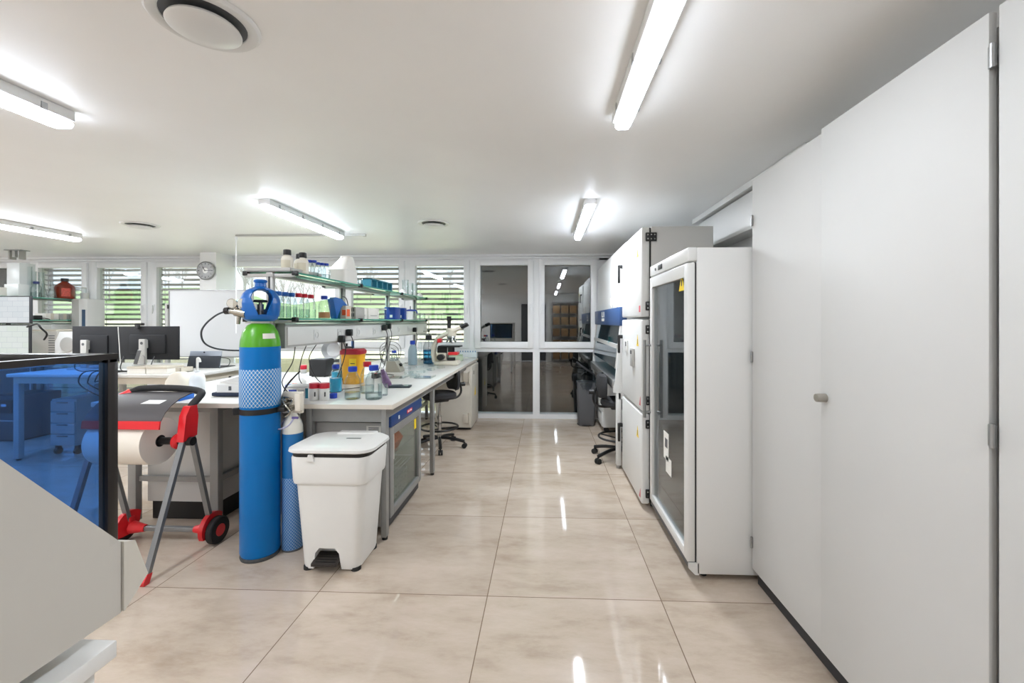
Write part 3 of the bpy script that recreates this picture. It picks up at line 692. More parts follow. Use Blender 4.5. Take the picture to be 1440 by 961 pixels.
def socket_rail(label, xc, y0, y1, plugs):
    t = thing('socket_rail', label, 'socket rail', (xc, (y0+y1)/2, 1.26), 0, 'socket channels under the shelves')
    obj('channel', MB().box(xc-.075, y0, 1.262, xc+.072, y1, 1.425, .003), GREYL, t, True)
    obj('front_panel', MB().box(xc+.0725, y0+.03, 1.277, xc+.078, y1-.02, 1.40, .002), CREAM if False else PLASTW, t, True)
    obj('end_cap', MB().box(xc-.077, y0-.006, 1.26, xc+.08, y0, 1.427), GREY, t, True)
    y = y0+.38
    while y < y1-.1:
        s = obj('socket', MB().box(xc+.078, y-.032, 1.30, xc+.083, y+.032, 1.375, .004), WHITEGL, t, True)
        obj('socket_cup', MB().lathe([(.021,.0855),(.020,.082),(.0,.0815)], (xc,y,1.337), 20, 'x', cap0=False), GREYL, s, True)
        y += .36
    return t
socket_rail('white socket rail under the shelf of the long bench', SX, 2.74, 6.15, None)
def plug(y, z, lab):
    t = thing('power_plug', lab, 'plug', (SX+.085, y, z), 0, 'black plugs in the socket rail')
    obj('body', MB().box(SX+.084, y-.024, z-.03, SX+.13, y+.024, z+.03, .008), BLACK, t, True)
    obj('cable', MB().tube([(SX+.12,y,z-.025),(SX+.135,y+.01,z-.10),(SX+.11,y-.02,z-.24),(SX+.06,y-.06,.915),(SX+.02,y-.14,.908)],.004,6,4), BLACK, t, True)
PL = [at_x(477,477,SX+.085), at_x(488,468,SX+.085), at_x(538,461,SX+.085), at_x(544,459,SX+.085), at_x(581,464,SX+.085)]
for p, lb in zip(PL, ('square black plug, nearest of the plugs in the socket rail','round black plug just above the nearest plug','black plug of the middle pair, left one','black plug of the middle pair, right one','farthest black plug in the socket rail')): plug(p.y, p.z, lb)

# ------------------------------------------------------------------ laboratory vessels
def wm(px, y): return px*y/FPX*1.0            # a width in pixels at depth y, in metres
def lab_bottle(label, loc, r, h, capm, liq=None, lvl=.5, group=None, sq=False, body=None, note=False, name='reagent_bottle', cat='bottle'):
    t = thing(name, label, cat, loc, random.random()*6, group)
    b = h*.62; nk = r*.42
    prof = [(r*.9,0),(r,.006),(r,b*.88),(r*.93,b),(r*.62,h*.78),(nk,h*.84),(nk,h*.90)]
    obj('body', MB().lathe(prof, n=20), body or GLASS, t)
    obj('cap', MB().lathe([(nk*1.35,h*.865),(nk*1.38,h*.875),(nk*1.36,h*.985),(nk*1.2,h),(0,h)], n=20), capm, t)
    obj('neck_ring', MB().lathe([(nk*1.1,h*.84),(nk*1.3,h*.845),(nk*1.3,h*.86),(nk*1.1,h*.865)], n=20), capm, t)
    if liq: obj('liquid', MB().lathe([(r*.86,.004),(r*.955,.008),(r*.955,b*lvl)], n=20), liq, t)
    if note:
        R = [[((r+.0008)*math.cos(a), (r+.0008)*math.sin(a), z) for a in [(-1.9 + k*.12) - t.rotation_euler.z for k in range(12)]] for z in (b*.25, b*.7)]
        obj('paper_label', MB().ring(R, False, False, False), PAPER, t)
    return t
def jar(label, loc, r, h, m, capm, group=None, name='sample_jar', cap=.25, cat='jar'):
    t = thing(name, label, cat, loc, 0, group)
    obj('body', MB().lathe([(r*.95,0),(r,.004),(r,h*(1-cap))], n=24), m, t)
    obj('lid', MB().lathe([(r*1.04,h*(1-cap)),(r*1.05,h*(1-cap)+.003),(r*1.04,h-.003),(r*.98,h),(0,h)], n=24), capm, t)
    return t
def beaker(label, loc, r, h, group=None, name='beaker', m=None):
    o = obj(name, MB().lathe([(r*.94,.0),(r,.004),(r*1.0,h*.96),(r*1.07,h),(r*1.02,h),(r*.96,h*.95),(r*.95,.006),(0,.005)], n=24, cap1=False), m or GLASS, None, loc=loc)
    return tag(o, label, 'glassware', group)
def flask(label, loc, r, h, m=None, group=None, name='conical_flask'):
    o = obj(name, MB().lathe([(r*.9,0),(r,.006),(r*.95,h*.12),(r*.34,h*.72),(r*.30,h*.95),(r*.38,h),(r*.30,h),(r*.24,h*.72),(r*.88,h*.12),(0,.006)], n=24, cap1=False), m or GLASS, None, loc=loc)
    return tag(o, label, 'glassware', group)
WZ = .9005
def onb(px, py): return at_z(px, py, WZ)
# front row on the long bench
for px, lb in ((442,'left one of two white plastic jars with red lids at the bench front edge'),(456,'right one of two white plastic jars with red lids at the bench front edge')):
    p = onb(px, 563); tt = jar(lb, p, .032, .118, PLASTW, CAPRED, 'white jars with red lids', cap=.30)
    obj('print_mark', MB().box(.018,-.0335,.03,.023,-.026,.06), INK, tt)
p = onb(469, 560); o = obj('screw_cap', MB().lathe([(.024,0),(.025,.003),(.025,.03),(.022,.034),(0,.034)], n=20), CAPBLUE, None, loc=p); tag(o, 'loose blue screw cap lying beside the red-lidded jars', 'cap')
p = onb(467.5, 553); lab_bottle('bottle of bright blue liquid with a blue cap', p+Vector((0,.05,0)), .045, .21, CAPBLUE, LIQB, .82)
p = onb(455, 545); lab_bottle('bottle of blue liquid, half hidden behind the other blue-filled bottle', p+Vector((-.0,.22,0)), .045, .18, WHITEGL, LIQB, .9)
p = onb(494, 562); lab_bottle('empty clear bottle with blue cap, left of the two at the bench front', p+Vector((0,.02,0)), .052, .225, CAPBLUE, LIQC, .35)
p = onb(502, 557); lab_bottle('clear bottle with a red cap, behind the empty blue-capped bottle', p+Vector((.02,.13,0)), .05, .235, CAPRED, LIQC, .4)
p = onb(524, 562); lab_bottle('empty clear bottle with blue cap, beside the calculator', p+Vector((0,.02,0)), .056, .235, CAPBLUE, LIQC, .3)
p = onb(537, 557); beaker('low clear beaker between the blue-capped bottle and the calculator', p+Vector((0,.02,0)), .034, .085)
# sharps bin
p = onb(491, 541); t = thing('sharps_container', 'yellow sharps bin with a dark red lid', 'container', p+Vector((0,.08,0)))
obj('body', MB().loft([(0,-.07,.07,-.07,.07,.03),(.255,-.083,.083,-.08,.08,.03)]), YELLOW, t)
obj('lid', MB().loft([(.255,-.09,.09,-.088,.088,.03),(.285,-.09,.09,-.088,.088,.03),(.30,-.075,.075,-.072,.072,.03)]), M('sharps_lid_red','a3182c',.4), t)
obj('label_plate', MB().box(.0,-.0835,.10,.06,-.079,.22,.002), WARN, t); lt = MB()
for q in range(3): lt.box(.012,-.0845,.115+q*.03,.05,-.083,.122+q*.03)
obj('label_print', lt, INK, t)
# amber-violet bag, calculator, dark box
t = thing('reagent_bag', 'crumpled violet plastic bag leaning behind the blue-capped bottle', 'bag', onb(538,548)+Vector((.01,.10,0)))
R = []
for z, wd, d in ((0,.03,.022),(.04,.035,.03),(.08,.03,.025),(.12,.024,.016),(.15,.012,.008)):
    R.append([(wd*math.cos(a)*(1+.15*math.sin(3*a+z*60))-z*.35, d*math.sin(a), z) for a in [2*PI*k/18 for k in range(18)]])
obj('pouch', MB().ring(R), M('violet_film','6d5279',.3,var=.4,vscale=40), t)
obj('closure', MB().box(-.066,-.01,.145,-.044,.01,.165,.003), PLASTW, t)
a = onb(563, 545); t = thing('calculator', 'dark grey pocket calculator lying near the bench edge', 'calculator', a, math.radians(-83))
obj('body', MB().box(-.042,-.085,0,.042,.085,.016,.006), M('calc_body','2f3c44',.45), t)
ks = MB()
for i in range(5):
    for j in range(6): ks.box(-.036+i*.015,-.078+j*.015,.0155,-.025+i*.015,-.068+j*.015,.020)
obj('keys', ks, M('calc_keys','5e6a72',.5), t)
obj('display', MB().box(-.034,.03,.0155,.034,.066,.018,.002), M('calc_lcd','a9bdb4',.25), t)
t = thing('heating_block', 'black boxy heating block under the socket rail, behind the blue bottles', 'lab device', onb(443,532)+Vector((-.02,.15,0)))
obj('casing', MB().box(-.085,-.07,.008,.085,.09,.165,.006), M('soft_black','0e0e10',.6), t)
obj('top_plate', MB().box(-.075,-.06,.165,.075,.08,.172,.002), GREYD, t)
objs('foot', MB().cyl((-.06,-.05,0),(-.06,-.05,.01),.01).cyl((.06,-.05,0),(.06,-.05,.01),.01).cyl((-.06,.07,0),(-.06,.07,.01),.01).cyl((.06,.07,0),(.06,.07,.01),.01), RUBBER, t)
t = thing('dosing_device', 'small white rounded device at the left front of the long bench', 'lab device', onb(408,546)+Vector((0,.07,0)))
obj('casing', MB().loft([(0,-.075,.075,-.055,.055,.03),(.045,-.075,.075,-.055,.055,.03),(.075,-.055,.055,-.04,.04,.03)]), PLASTW, t)
obj('stripe', MB().box(.01,-.0562,.03,.05,-.0545,.036), ORANGE, t)
p = onb(421,528)+Vector((-.05,.16,0)); jar('small jar with a bright red lid among the cables', p, .03, .085, PLASTW, CAPRED, cap=.5)
# packs of pipette filters on the front corner
for (dx, dz, lb, m) in ((0,0,'blue and white carton at the left front corner of the bench',PAPER),(.0,.072,'white film pouch lying on the blue and white carton',PLASTW)):
    q = onb(416, 561)+Vector((.0,.05,dz))
    t = thing('supply_pack', lb, 'pack', q, .05)
    if dz == 0:
        obj('carton', MB().box(-.09,-.035,0,.075,.05,.07,.003), m, t); obj('blue_panel', MB().box(-.06,-.0362,.015,-.005,-.0348,.06), CAPBLUE, t)
        obj('print_panel', MB().box(.005,-.0362,.015,.05,-.0348,.058), GREYL, t); obj('green_side', MB().box(.055,-.0364,.0,.0755,-.0348,.07), TEAL, t)
    else:
        obj('pouch', MB().loft([(.0,-.075,.075,-.03,.04,.02),(.012,-.09,.08,-.035,.045,.03),(.022,-.06,.06,-.02,.03,.02)]), m, t)
        obj('blue_end', MB().loft([(.003,-.10,-.055,-.025,.03,.012),(.02,-.095,-.065,-.02,.025,.012)]), CAPBLUE, t)
# tangle of cables on the bench
rnd = random.Random(3)
def cable(label, pts, r=.0035, m=None, name='cable', cat='cable', group='black cables on the long bench'):
    o = obj(name, MB().tube(pts, r, 6, 5), m or BLACK, None, True, tuple(pts[0])); return tag(o, label, cat, group)
for i in range(3):
    y = 2.95+i*.14
    cable(('black cable hanging from the socket rail nearest the gas cylinder','second black cable hanging from the rail near the gas cylinder','black cable hanging beside the heating block')[i],
      [(SX+.02,y,1.258),(SX+.03-.02*i,y-.05,1.15),(SX-.0+.04*i,y-.12,1.02),(SX+.05+.06*i,y-.08,.93),(SX+.12+.05*i,y+.03,.907),(SX+.18+.07*i,y+.10,.91)])
c0 = onb(536,520)
for i in range(5):
    R0 = .05+.012*i; zc = .99+.02*i; c0y = c0.y+.16
    cable('loop of black cable tangled behind the calculator', [(c0.x+R0*math.cos(a)*1.3, c0y+.03*i+.03*math.sin(2*a), zc+R0*math.sin(a)*1.35) for a in [k*.7+i for k in range(9)]], .003)
t = thing('power_strip', 'black adapter block lying in the cable tangle', 'adapter', onb(520,535)+Vector((.0,.16,0)))
obj('block', MB().box(-.03,-.06,0,.03,.06,.045,.008), BLACK, t); obj('cord', MB().tube([(0,.055,.02),(.02,.10,.05),(.04,.14,.02),(.10,.18,.006)],.004,6), BLACK, t)
obj('switch', MB().box(-.012,-.03,.044,.012,-.005,.049,.002), RED, t)
# grey wedge device with a blue-topped flask
p = onb(551,524); t = thing('stirrer_device', 'grey wedge-shaped bench device behind the calculator', 'lab device', p+Vector((.0,.08,0)))
obj('casing', MB().prism([(-.075,0),(.085,0),(.085,.02),(.03,.115),(-.06,.115)], 'y', -.07, .07), M('warm_grey','a3a195',.5,var=.03), t)
obj('knob', MB().cyl((.062,.0,.07),(.078,.0,.078),.018), BLACK, t)
obj('socket_plate', MB().box(-.05,-.05,.115,.02,.05,.119,.001), GREYL, t)
t2 = thing('dropper_flask', 'small flask with a blue stopper standing on the grey wedge device', 'glassware', p+Vector((-.005,.08,.1195)))
obj('body', MB().lathe([(.045,0),(.046,.005),(.016,.07),(.015,.085)], n=20), glass('frosted','e8ecec','aebaba',1.3,.1), t2)
obj('stopper', MB().lathe([(.022,.08),(.024,.084),(.023,.105),(.0,.108)], n=20), CAPBLUE, t2)
# wash bottle, water bottle, microscope, racks
p = onb(563,517); t = lab_bottle('tall grey-blue bottle with blue cap behind the grey wedge device', p+Vector((.05,.3,0)), .055, .30, CAPBLUE, None, body=M('grey_blue_plastic','8ea3ad',.4), name='storage_bottle')
p = onb(599,513); lab_bottle('water bottle with a dark cap, left of the microscope', p+Vector((.0,.12,0)), .07, .36, CHAR, glass('water_blue','7db4d4','4b86ad',1.3), .8, name='water_bottle')
for px, py, hh, lb in ((578,512,.20,'clear measuring cylinder left of the water bottle'),(586,509,.24,'tall clear measuring cylinder nearest the water bottle')):
    p = onb(px,py)+Vector((0,.15,0)); t = thing('measuring_cylinder', lb, 'glassware', p)
    obj('tube', MB().lathe([(.018,.008),(.02,.012),(.02,hh),(.024,hh+.006),(.018,hh)], n=18, cap1=False), GLASS, t)
    obj('base', MB().lathe([(.036,0),(.036,.006),(.02,.012)], n=6), PLASTW, t)
p = onb(592,507)+Vector((.05,.15,0)); t = thing('retort_stand', 'thin steel stand with a clamp behind the water bottle', 'stand', p)
obj('base', MB().box(-.06,-.10,0,.06,.10,.012,.003), GREYD, t); obj('rod', MB().cyl((0,.06,.01),(0,.06,.62),.006,n=8), STEEL, t)
obj('clamp', MB().cyl((0,.06,.40),(.0,-.06,.40),.006,n=8).box(-.014,.045,.385,.014,.075,.415,.003).cyl((.0,-.06,.40),(.03,-.1,.40),.005,n=6).cyl((.0,-.06,.40),(-.03,-.1,.40),.005,n=6), CHAR, t)
p = onb(630,514); mic = p+Vector((.0,.06,0)); t = thing('microscope', 'cream microscope with black eyepieces and red accents near the bench end', 'microscope', mic)
t.scale = (1.3,1.1,1.08); crm = M('microscope_cream','d6cfc0',.4)
obj('base', MB().box(-.13,-.09,0,.10,.09,.05,.02), crm, t)
arm = MB(); R = []
for k, (x, z, w_, d_) in enumerate(((-.13,.03,.055,.05),(-.15,.12,.05,.045),(-.145,.22,.048,.04),(-.10,.31,.05,.04),(-.02,.36,.055,.045),(.05,.365,.05,.045))):
    tx = [(0,1),(-.1,1),(.15,1),(.5,.8),(1,.25),(1,0)][k]; L_ = math.hypot(*tx); nx, nz = tx[1]/L_, -tx[0]/L_
    R.append([(x+nx*w_*.5*math.cos(a), d_*math.sin(a), z+nz*w_*.5*math.cos(a)) for a in [2*PI*q/16 for q in range(16)]])
obj('arm', arm.ring(R), crm, t)
hd = obj('head', MB().lathe([(.045,.33),(.05,.35),(.05,.40),(.035,.42),(0,.42)], (.02,0,0), 20), crm, t)
for sy in (-.032,.032):
    e = obj('eyepiece_tube', MB().cyl((.04,sy,.385),(.125,sy,.435),.02), crm, t)
    obj('eyepiece', MB().cyl((.118,sy,.431),(.175,sy,.465),.023,.021), BLACK, e)
obj('camera_port', MB().cyl((.0,0,.41),(.0,0,.50),.018).cyl((.0,0,.50),(.0,0,.555),.021), BLACK, t)
obj('nosepiece', MB().lathe([(.03,.30),(.045,.315),(.04,.335)], (.02,0,0), 18), STEEL, t)
for a in (0.4,2.0,3.6,5.1):
    obj('objective', MB().cyl((.02+.025*math.cos(a),.025*math.sin(a),.31),(.02+.045*math.cos(a),.045*math.sin(a),.255),.012,.009,10), STEEL, t)
obj('stage', MB().box(-.09,-.085,.205,.115,.085,.222,.003).box(-.11,-.03,.13,-.02,.03,.205,.008), BLACK, t)
obj('condenser', MB().cyl((.02,0,.15),(.02,0,.2),.033), CHAR, t)
obj('red_trim', MB().box(-.105,-.047,.255,-.07,.047,.30,.004).box(-.0,-.06,.115,.09,.06,.15,.006), RED, t)
obj('light_source', MB().cyl((.02,0,.05),(.02,0,.085),.04), BLACK, t)
obj('focus_knob', MB().cyl((-.06,-.125,.095),(-.06,-.06,.095),.034).cyl((-.06,.06,.095),(-.06,.125,.095),.034), BLACK, t)
obj('mount', MB().box(-.11,-.062,.06,-.02,.062,.14,.01), crm, t)
def tip_rack(label, loc, l, w_, h, boxm, tipm, rz=0):
    t = thing('pipette_tip_rack', label, 'rack', loc, rz, 'pipette tip racks at the bench end')
    obj('box', MB().box(-l/2,-w_/2,0,l/2,w_/2,h*.8,.004), boxm, t); s = MB()
    for i in range(8):
        for j in range(5): s.cyl((-l/2+(i+.5)*l/8,-w_/2+(j+.5)*w_/5,h*.8),(-l/2+(i+.5)*l/8,-w_/2+(j+.5)*w_/5,h),.006,n=6)
    obj('tips', s, tipm, t)
    return t
tip_rack('rack of blue pipette tips at the far end of the bench', onb(656,504)+Vector((-.02,.18,0)), .30, .16, .10, M('rack_white','dfe7ea',.4), M('tip_blue','3a7fb0',.4))
tip_rack('pale green pipette tip rack right of the microscope', onb(641,508)+Vector((-.02,.06,0)), .20, .11, .085, M('rack_green','bfcdb4',.5), M('tip_green','a8bd9d',.5))
# petri dishes and thin trays lying in front of the microscope
PD = glass('polystyrene','fefefe','e2eaea',1.4,.05)
k = 0
for px, py in ((575,527),(592,524),(606,521),(572,520),(590,517),(607,515),(583,531),(620,518)):
    p = onb(px,py); st = 1 if k % 3 else 2
    for s_ in range(st):
        o = obj('petri_dish', MB().lathe([(.044,0),(.045,.002),(.045,.010),(.047,.010),(.047,.015),(0,.0155)], n=24), PD, None, loc=p+Vector((0,0,s_*.016)))
        tag(o, 'clear flat petri dish lying on the bench before the microscope', 'dish', 'petri dishes before the microscope')
    k += 1
for px, py, lb in ((560,531,'clear thin plastic tray on the bench right of the calculator'),(598,531,'clear thin plastic tray near the bench edge')):
    p = onb(px,py); o = obj('plastic_tray', MB().box(-.08,-.10,0,.08,.10,.003).box(-.08,-.10,.003,-.076,.10,.015).box(.076,-.10,.003,.08,.10,.015).box(-.08,-.10,.003,.08,-.096,.015).box(-.08,.096,.003,.08,.10,.015), PD, None, loc=p); tag(o, lb, 'tray')

# ------------------------------------------------------------------ shelf contents
Z1, Z2 = 1.4605, 1.7645
def on1(px, py, dy=0): return at_z(px, py, Z1)
def onx(px, x, z): p = at_x(px, 440, x); return Vector((x, p.y, z))
def fit(px, x, z, wpx): p = onx(px, x, z); return p, wpx*p.y/FPX*.92
gr = 'blue-capped bottles on the lower shelf'
for px, lb in ((391,'blue-capped clear bottle nearest the near post, lower shelf'),(401,'blue-capped clear bottle second from the post, lower shelf'),(410,'blue-capped clear bottle next to the red-capped ones, lower shelf')):
    p, w_ = fit(px, -1.74, Z1, 12); lab_bottle(lb, p, .036, .175, M('cap_petrol','1b5aa5',.35) if px==401 else BLUED, LIQC, .75, gr)
for px, lb in ((420,'red-capped clear bottle next to the blue-capped ones, lower shelf'),(428,'middle one of three red-capped bottles, lower shelf'),(437,'red-capped clear bottle farthest from the post, lower shelf')):
    p, w_ = fit(px, -1.715, Z1, 12); lab_bottle(lb, p, .036, .175, CAPRED, LIQC, .6, 'red-capped bottles on the lower shelf')
p, w_ = fit(456, -1.69, Z1, 13); lab_bottle('bottle with orange liquid and a blue cap on the lower shelf', p, .042, .175, CAPBLUE, LIQO, .45)
p, w_ = fit(474, -1.72, Z1, 25); t = thing('tape_dispenser', 'blue hand-held dispenser leaning on the lower shelf', 'dispenser', p, math.radians(75))
obj('body', MB().prism([(-.075,.16),(-.05,.175),(.02,.165),(.085,.115),(.085,.09),(.02,.10),(-.01,.05),(-.035,.0),(.0,.0),(-.02,.04),(-.05,.12)][:8], 'y', -.03, .03), BLUED, t)
obj('handle', MB().obox((-.02,0,.04),(.03,.03,.085),(0,.3,0),.008), BLUE, t)
obj('wire_loop', MB().tube([(.03,0,.13),(.06,0,.185),(.11,0,.17),(.13,0,.10),(.115,0,.06)],.004,6,4), CHAR, t)
t = thing('carton_box', 'orange and white carton beside the blue dispenser', 'carton', onx(483,-1.70,Z1))
obj('box', MB().box(-.05,-.05,0,.045,.05,.11,.002), BEIGE, t); obj('orange_panel', MB().box(.012,-.0512,.03,.044,-.0498,.075).box(.0448,-.035,.02,.0462,.02,.08), ORANGE, t); obj('blue_panel', MB().box(-.03,-.0514,.0,-.002,-.0496,.07), TEAL, t)
t = thing('carton_box', 'grey carton with printed blocks, left end of the white cartons', 'carton', onx(499,-1.70,Z1))
obj('box', MB().box(-.06,-.09,0,.05,.09,.105,.002), GREYL, t); pr = MB()
for i in range(4):
    for j in range(2): pr.box(-.03+i*.018,-.0915,.02+j*.045,-.018+i*.018,-.0895,.05+j*.045)
obj('print', pr, GREYD, t)
for pa, pb, h0, lb in ((506,516.5,.10,'long white carton on the lower shelf, nearer one'),(518,533,.105,'long white carton on the lower shelf, farther one')):
    ya, yb = onx(pa,-1.655,Z1).y, onx(pb,-1.655,Z1).y; w0 = (yb-ya)/2
    t = thing('carton_box', lb, 'carton', (-1.705,(ya+yb)/2,Z1)); obj('box', MB().box(-.06,-w0,0,.05,w0,h0,.002), PAPER, t); obj('print', MB().box(.0495,-w0+.05,.03,.0512,w0-.05,.036), GREY, t)
t = jar('pale measuring jar with printed marks between the white cartons and the blue box', onx(537,-1.68,Z1), .045, .11, glass('jar_frost','e9ecea','b8c0be',1.3,.1), PLASTW, cap=.12)
for px, lb, w0 in ((552,'wide dark blue box standing on the lower shelf',.085),(563,'narrow dark blue box standing on the lower shelf',.045)):
    t = thing('storage_box', lb, 'box', onx(px,-1.70,Z1), 0, 'dark blue boxes'); obj('box', MB().box(-.06,-w0,0,.06,w0,.135,.003), M('box_blue','123f96',.45), t); obj('label_strip', MB().box(.0,-w0-.001,.02,.03,-w0+.001,.05), PAPER, t)
t = thing('dispenser_jar', 'clear jar with a dark blue handled top on the lower shelf', 'jar', onx(577,-1.70,Z1))
obj('body', MB().lathe([(.055,0),(.058,.005),(.058,.095),(.05,.11)], n=20), GLASS, t); obj('top', MB().lathe([(.06,.108),(.06,.122),(.02,.13),(0,.13)], n=20).tube([(.05,0,.12),(.08,0,.11),(.085,0,.08)],.008,6), CAPBLUE, t)
obj('pump', MB().cyl((0,0,.125),(0,0,.17),.006), GREYD, t)
for px, lb in ((587,'small clear beaker at the far end of the lower shelf'),(594,'last clear beaker at the far end of the lower shelf')): beaker(lb, onx(px,-1.69,Z1), .04, .09)
# top shelf
t = thing('metal_tray', 'flat grey metal tray at the near end of the top shelf', 'tray', (-1.80,2.88,Z2))
obj('tray', MB().box(-.15,-.19,0,.14,.19,.012,.002), STEEL, t); obj('rim', MB().box(-.155,-.195,.008,.145,-.185,.026).box(-.155,.185,.008,.145,.195,.026).box(-.155,-.19,.008,-.145,.19,.026).box(.135,-.19,.008,.145,.19,.026), GREYL, t)
def white_bottle(label, loc):
    t = thing('plastic_bottle', label, 'bottle', loc, 0, 'white plastic bottles with black caps')
    obj('body', MB().lathe([(.034,0),(.037,.004),(.037,.085),(.030,.10),(.019,.108),(.019,.115)], n=24), M('cream_white_plastic','e6e2d6',.4,var=.02), t)
    obj('cap', MB().lathe([(.024,.112),(.025,.115),(.024,.145),(.021,.148),(0,.148)], n=20), BLACK, t)
    R = [[(.0378*math.cos(a), .0378*math.sin(a), z) for a in [-2.3+k*.14 for k in range(14)]] for z in (.02,.075)]
    obj('paper_label', MB().ring(R, False, False, False), M('label_cream','d8d2bd',.8), t)
p0 = at_x(405,365,-1.76)
white_bottle('white plastic bottle with black cap, left one on the metal tray', (-1.745,2.80,Z2+.0125))
white_bottle('white plastic bottle with black cap, half hidden behind two others', (-1.765,2.98,Z2+.0125))
white_bottle('white plastic bottle with black cap at the glass edge of the top shelf', (-1.672,2.86,Z2+.0015))
q0 = at_x(436,390,-1.67)
for i, (px, x) in enumerate(((436,-1.685),(442,-1.66),(447,-1.69),(453,-1.675),(459,-1.655))):
    lab_bottle(('first small blue-capped bottle beside the white bottle, top shelf','second small blue-capped bottle of the row, top shelf','middle small blue-capped bottle of the row, top shelf','fourth small blue-capped bottle of the row, top shelf','last small blue-capped bottle beside the white jug, top shelf')[i], onx(px, x, Z2), .028, .115, CAPBLUE, LIQC, .4, 'small blue-capped bottles on the top shelf')
p = onx(482,-1.72,Z2); t = thing('plastic_jug', 'big translucent white conical jug on the top shelf', 'jug', p)
milk = M('milky_plastic','e9e7e2',.4)
obj('body', MB().loft([(0,-.075,.08,-.13,.13,.03),(.10,-.075,.08,-.125,.12,.03),(.215,-.035,.05,.01,.115,.02),(.235,-.035,.045,.015,.105,.02)]), milk, t)
obj('seam', MB().loft([(.099,-.077,.082,-.128,.123,.03),(.104,-.077,.082,-.127,.121,.03)]), PLASTW, t)
t = thing('test_tube_rack', 'teal test tube rack on the top shelf before the blinds', 'rack', onx(531,-1.70,Z2), 0)
obj('rack', MB().box(-.05,-.28,.0,.05,.28,.008).box(-.05,-.28,.075,.05,.28,.085).box(-.05,-.28,0,.05,-.26,.085).box(-.05,.26,0,.05,.28,.085).box(-.05,-.15,0,.05,-.12,.085).box(-.05,-.01,0,.05,.02,.085).box(-.05,.12,0,.05,.15,.085), TEAL, t)
s = MB()
for i in range(8): s.cyl((.0,-.23+i*.065,.01),(.0,-.23+i*.065,.11),.012,n=10)
objs('test_tube', s, GLASS, t)
for px, lb in ((500,'small clear beaker beside the white jug, top shelf'),(505,'small clear beaker next to the teal rack, top shelf')): beaker(lb, onx(px,-1.68,Z2), .03, .06)
for px, hh, lb in ((570,.18,'tall clear glass cylinder on the top shelf, nearer the teal rack'),(577,.16,'tall clear glass cylinder on the top shelf, middle one'),(583,.16,'tall clear glass cylinder on the top shelf, farthest one')):
    beaker(lb, onx(px,-1.70,Z2), .038, hh, 'glass cylinders on the top shelf', 'glass_cylinder')
for px, lb in ((566,'small white plastic dish near the glass cylinders, top shelf'),(590,'white plastic funnel at the far end of the top shelf')):
    o = obj('plastic_funnel', MB().lathe([(.05,0),(.052,.004),(.018,.05),(.012,.055),(.0,.056)], n=20), PLASTW, None, loc=onx(px,-1.69,Z2)); tag(o, lb, 'funnel')

# ------------------------------------------------------------------ under the bench
t = thing('undercounter_fridge', 'small glass-door fridge with a dark blue top band under the bench', 'fridge', (-1.32, 3.17, 0))
fy0, fy1, fx = 2.83, 3.54, -1.045
obj('body', MB().box(-1.62, fy0, .04, fx-.045, fy0+.04, .80, .003).box(-1.62, fy1-.04, .04, fx-.045, fy1, .80, .003).box(-1.62, fy0+.03, .74, fx-.045, fy1-.03, .80).box(-1.62, fy0+.03, .04, fx-.045, fy1-.03, .09).box(-1.62, fy0+.03, .06, -1.58, fy1-.03, .78), GREYL, t, True)
bd = obj('control_band', MB().box(fx-.05, fy0-.002, .715, fx+.008, fy1, .80, .012), M('deep_blue','1f3f78',.35), t, True)
obj('band_logo', MB().box(fx+.007, 3.15, .742, fx+.0095, 3.27, .768), RED, bd, True, label='red and white logo plate'); obj('logo_letters', MB().box(fx+.009, 3.165, .750, fx+.0105, 3.20, .760).box(fx+.009, 3.215, .750, fx+.0105, 3.255, .760), PAPER, bd, True)
obj('switch', MB().box(fx+.007, 2.96, .745, fx+.010, 2.985, .77), PLASTW, bd, True)
d = obj('door', MB().box(fx-.043, fy0, .10, fx, fy0+.065, .712, .004).box(fx-.043, fy1-.065, .10, fx, fy1, .712, .004).box(fx-.043, fy0+.06, .655, fx, fy1-.06, .712, .004).box(fx-.043, fy0+.06, .10, fx, fy1-.06, .15, .004), GREY, t, True)
obj('pane', MB().box(fx-.022, fy0+.06, .145, fx-.016, fy1-.06, .66), glass('small_door_glass','e6ece8','c4cec8',1.4), d, True)
obj('sticker', MB().box(fx-.0155, 3.40, .56, fx-.0145, 3.45, .64), WARN, d, True, label='yellow warning sticker')
obj('paper_strip', MB().box(fx-.0155, 2.90, .47, fx-.0145, 2.94, .65), PAPER, d, True)
obj('toe_grille', MB().box(fx-.06, fy0+.01, .035, fx-.02, fy1-.01, .098), CHAR, t, True)
bk = MB()
for q in range(10): bk.box(-1.50+q*.04, 2.95, .31, -1.495+q*.04, 3.45, .315)
obj('wire_shelf', bk.box(-1.55,2.88,.315,-1.10,2.885,.325).box(-1.55,3.49,.315,-1.10,3.495,.325).box(-1.105,2.88,.315,-1.10,3.49,.325), WIRE, t, True)
kb = MB()
for q in range(8): kb.box(-1.10, 2.92+q*.055, .12, -1.095, 2.936+q*.055, .29)
for q in range(5): kb.box(-1.10, 2.92, .13+q*.035, -1.095, 3.33, .143+q*.035)
tag(obj('wire_basket', kb.box(-1.5,2.92,.115,-1.095,3.33,.12).box(-1.5,2.92,.12,-1.495,3.33,.28).box(-1.5,2.92,.12,-1.095,2.925,.28).box(-1.5,3.325,.12,-1.095,3.33,.28), WIRE, None, True, (-1.3,3.1,.115)), 'white wire basket at the bottom of the under-bench fridge', 'basket')
tag(obj('orange_bag', MB().loft([(0,-.06,.06,-.12,.12,.05),(.07,-.09,.09,-.14,.14,.06),(.13,-.06,.06,-.10,.10,.05),(.17,-.03,.03,-.03,.03,.02)]), ORANGE, None, loc=(-1.17,3.10,.4905)), 'bright orange pouch seen through the under-bench fridge door', 'pouch')
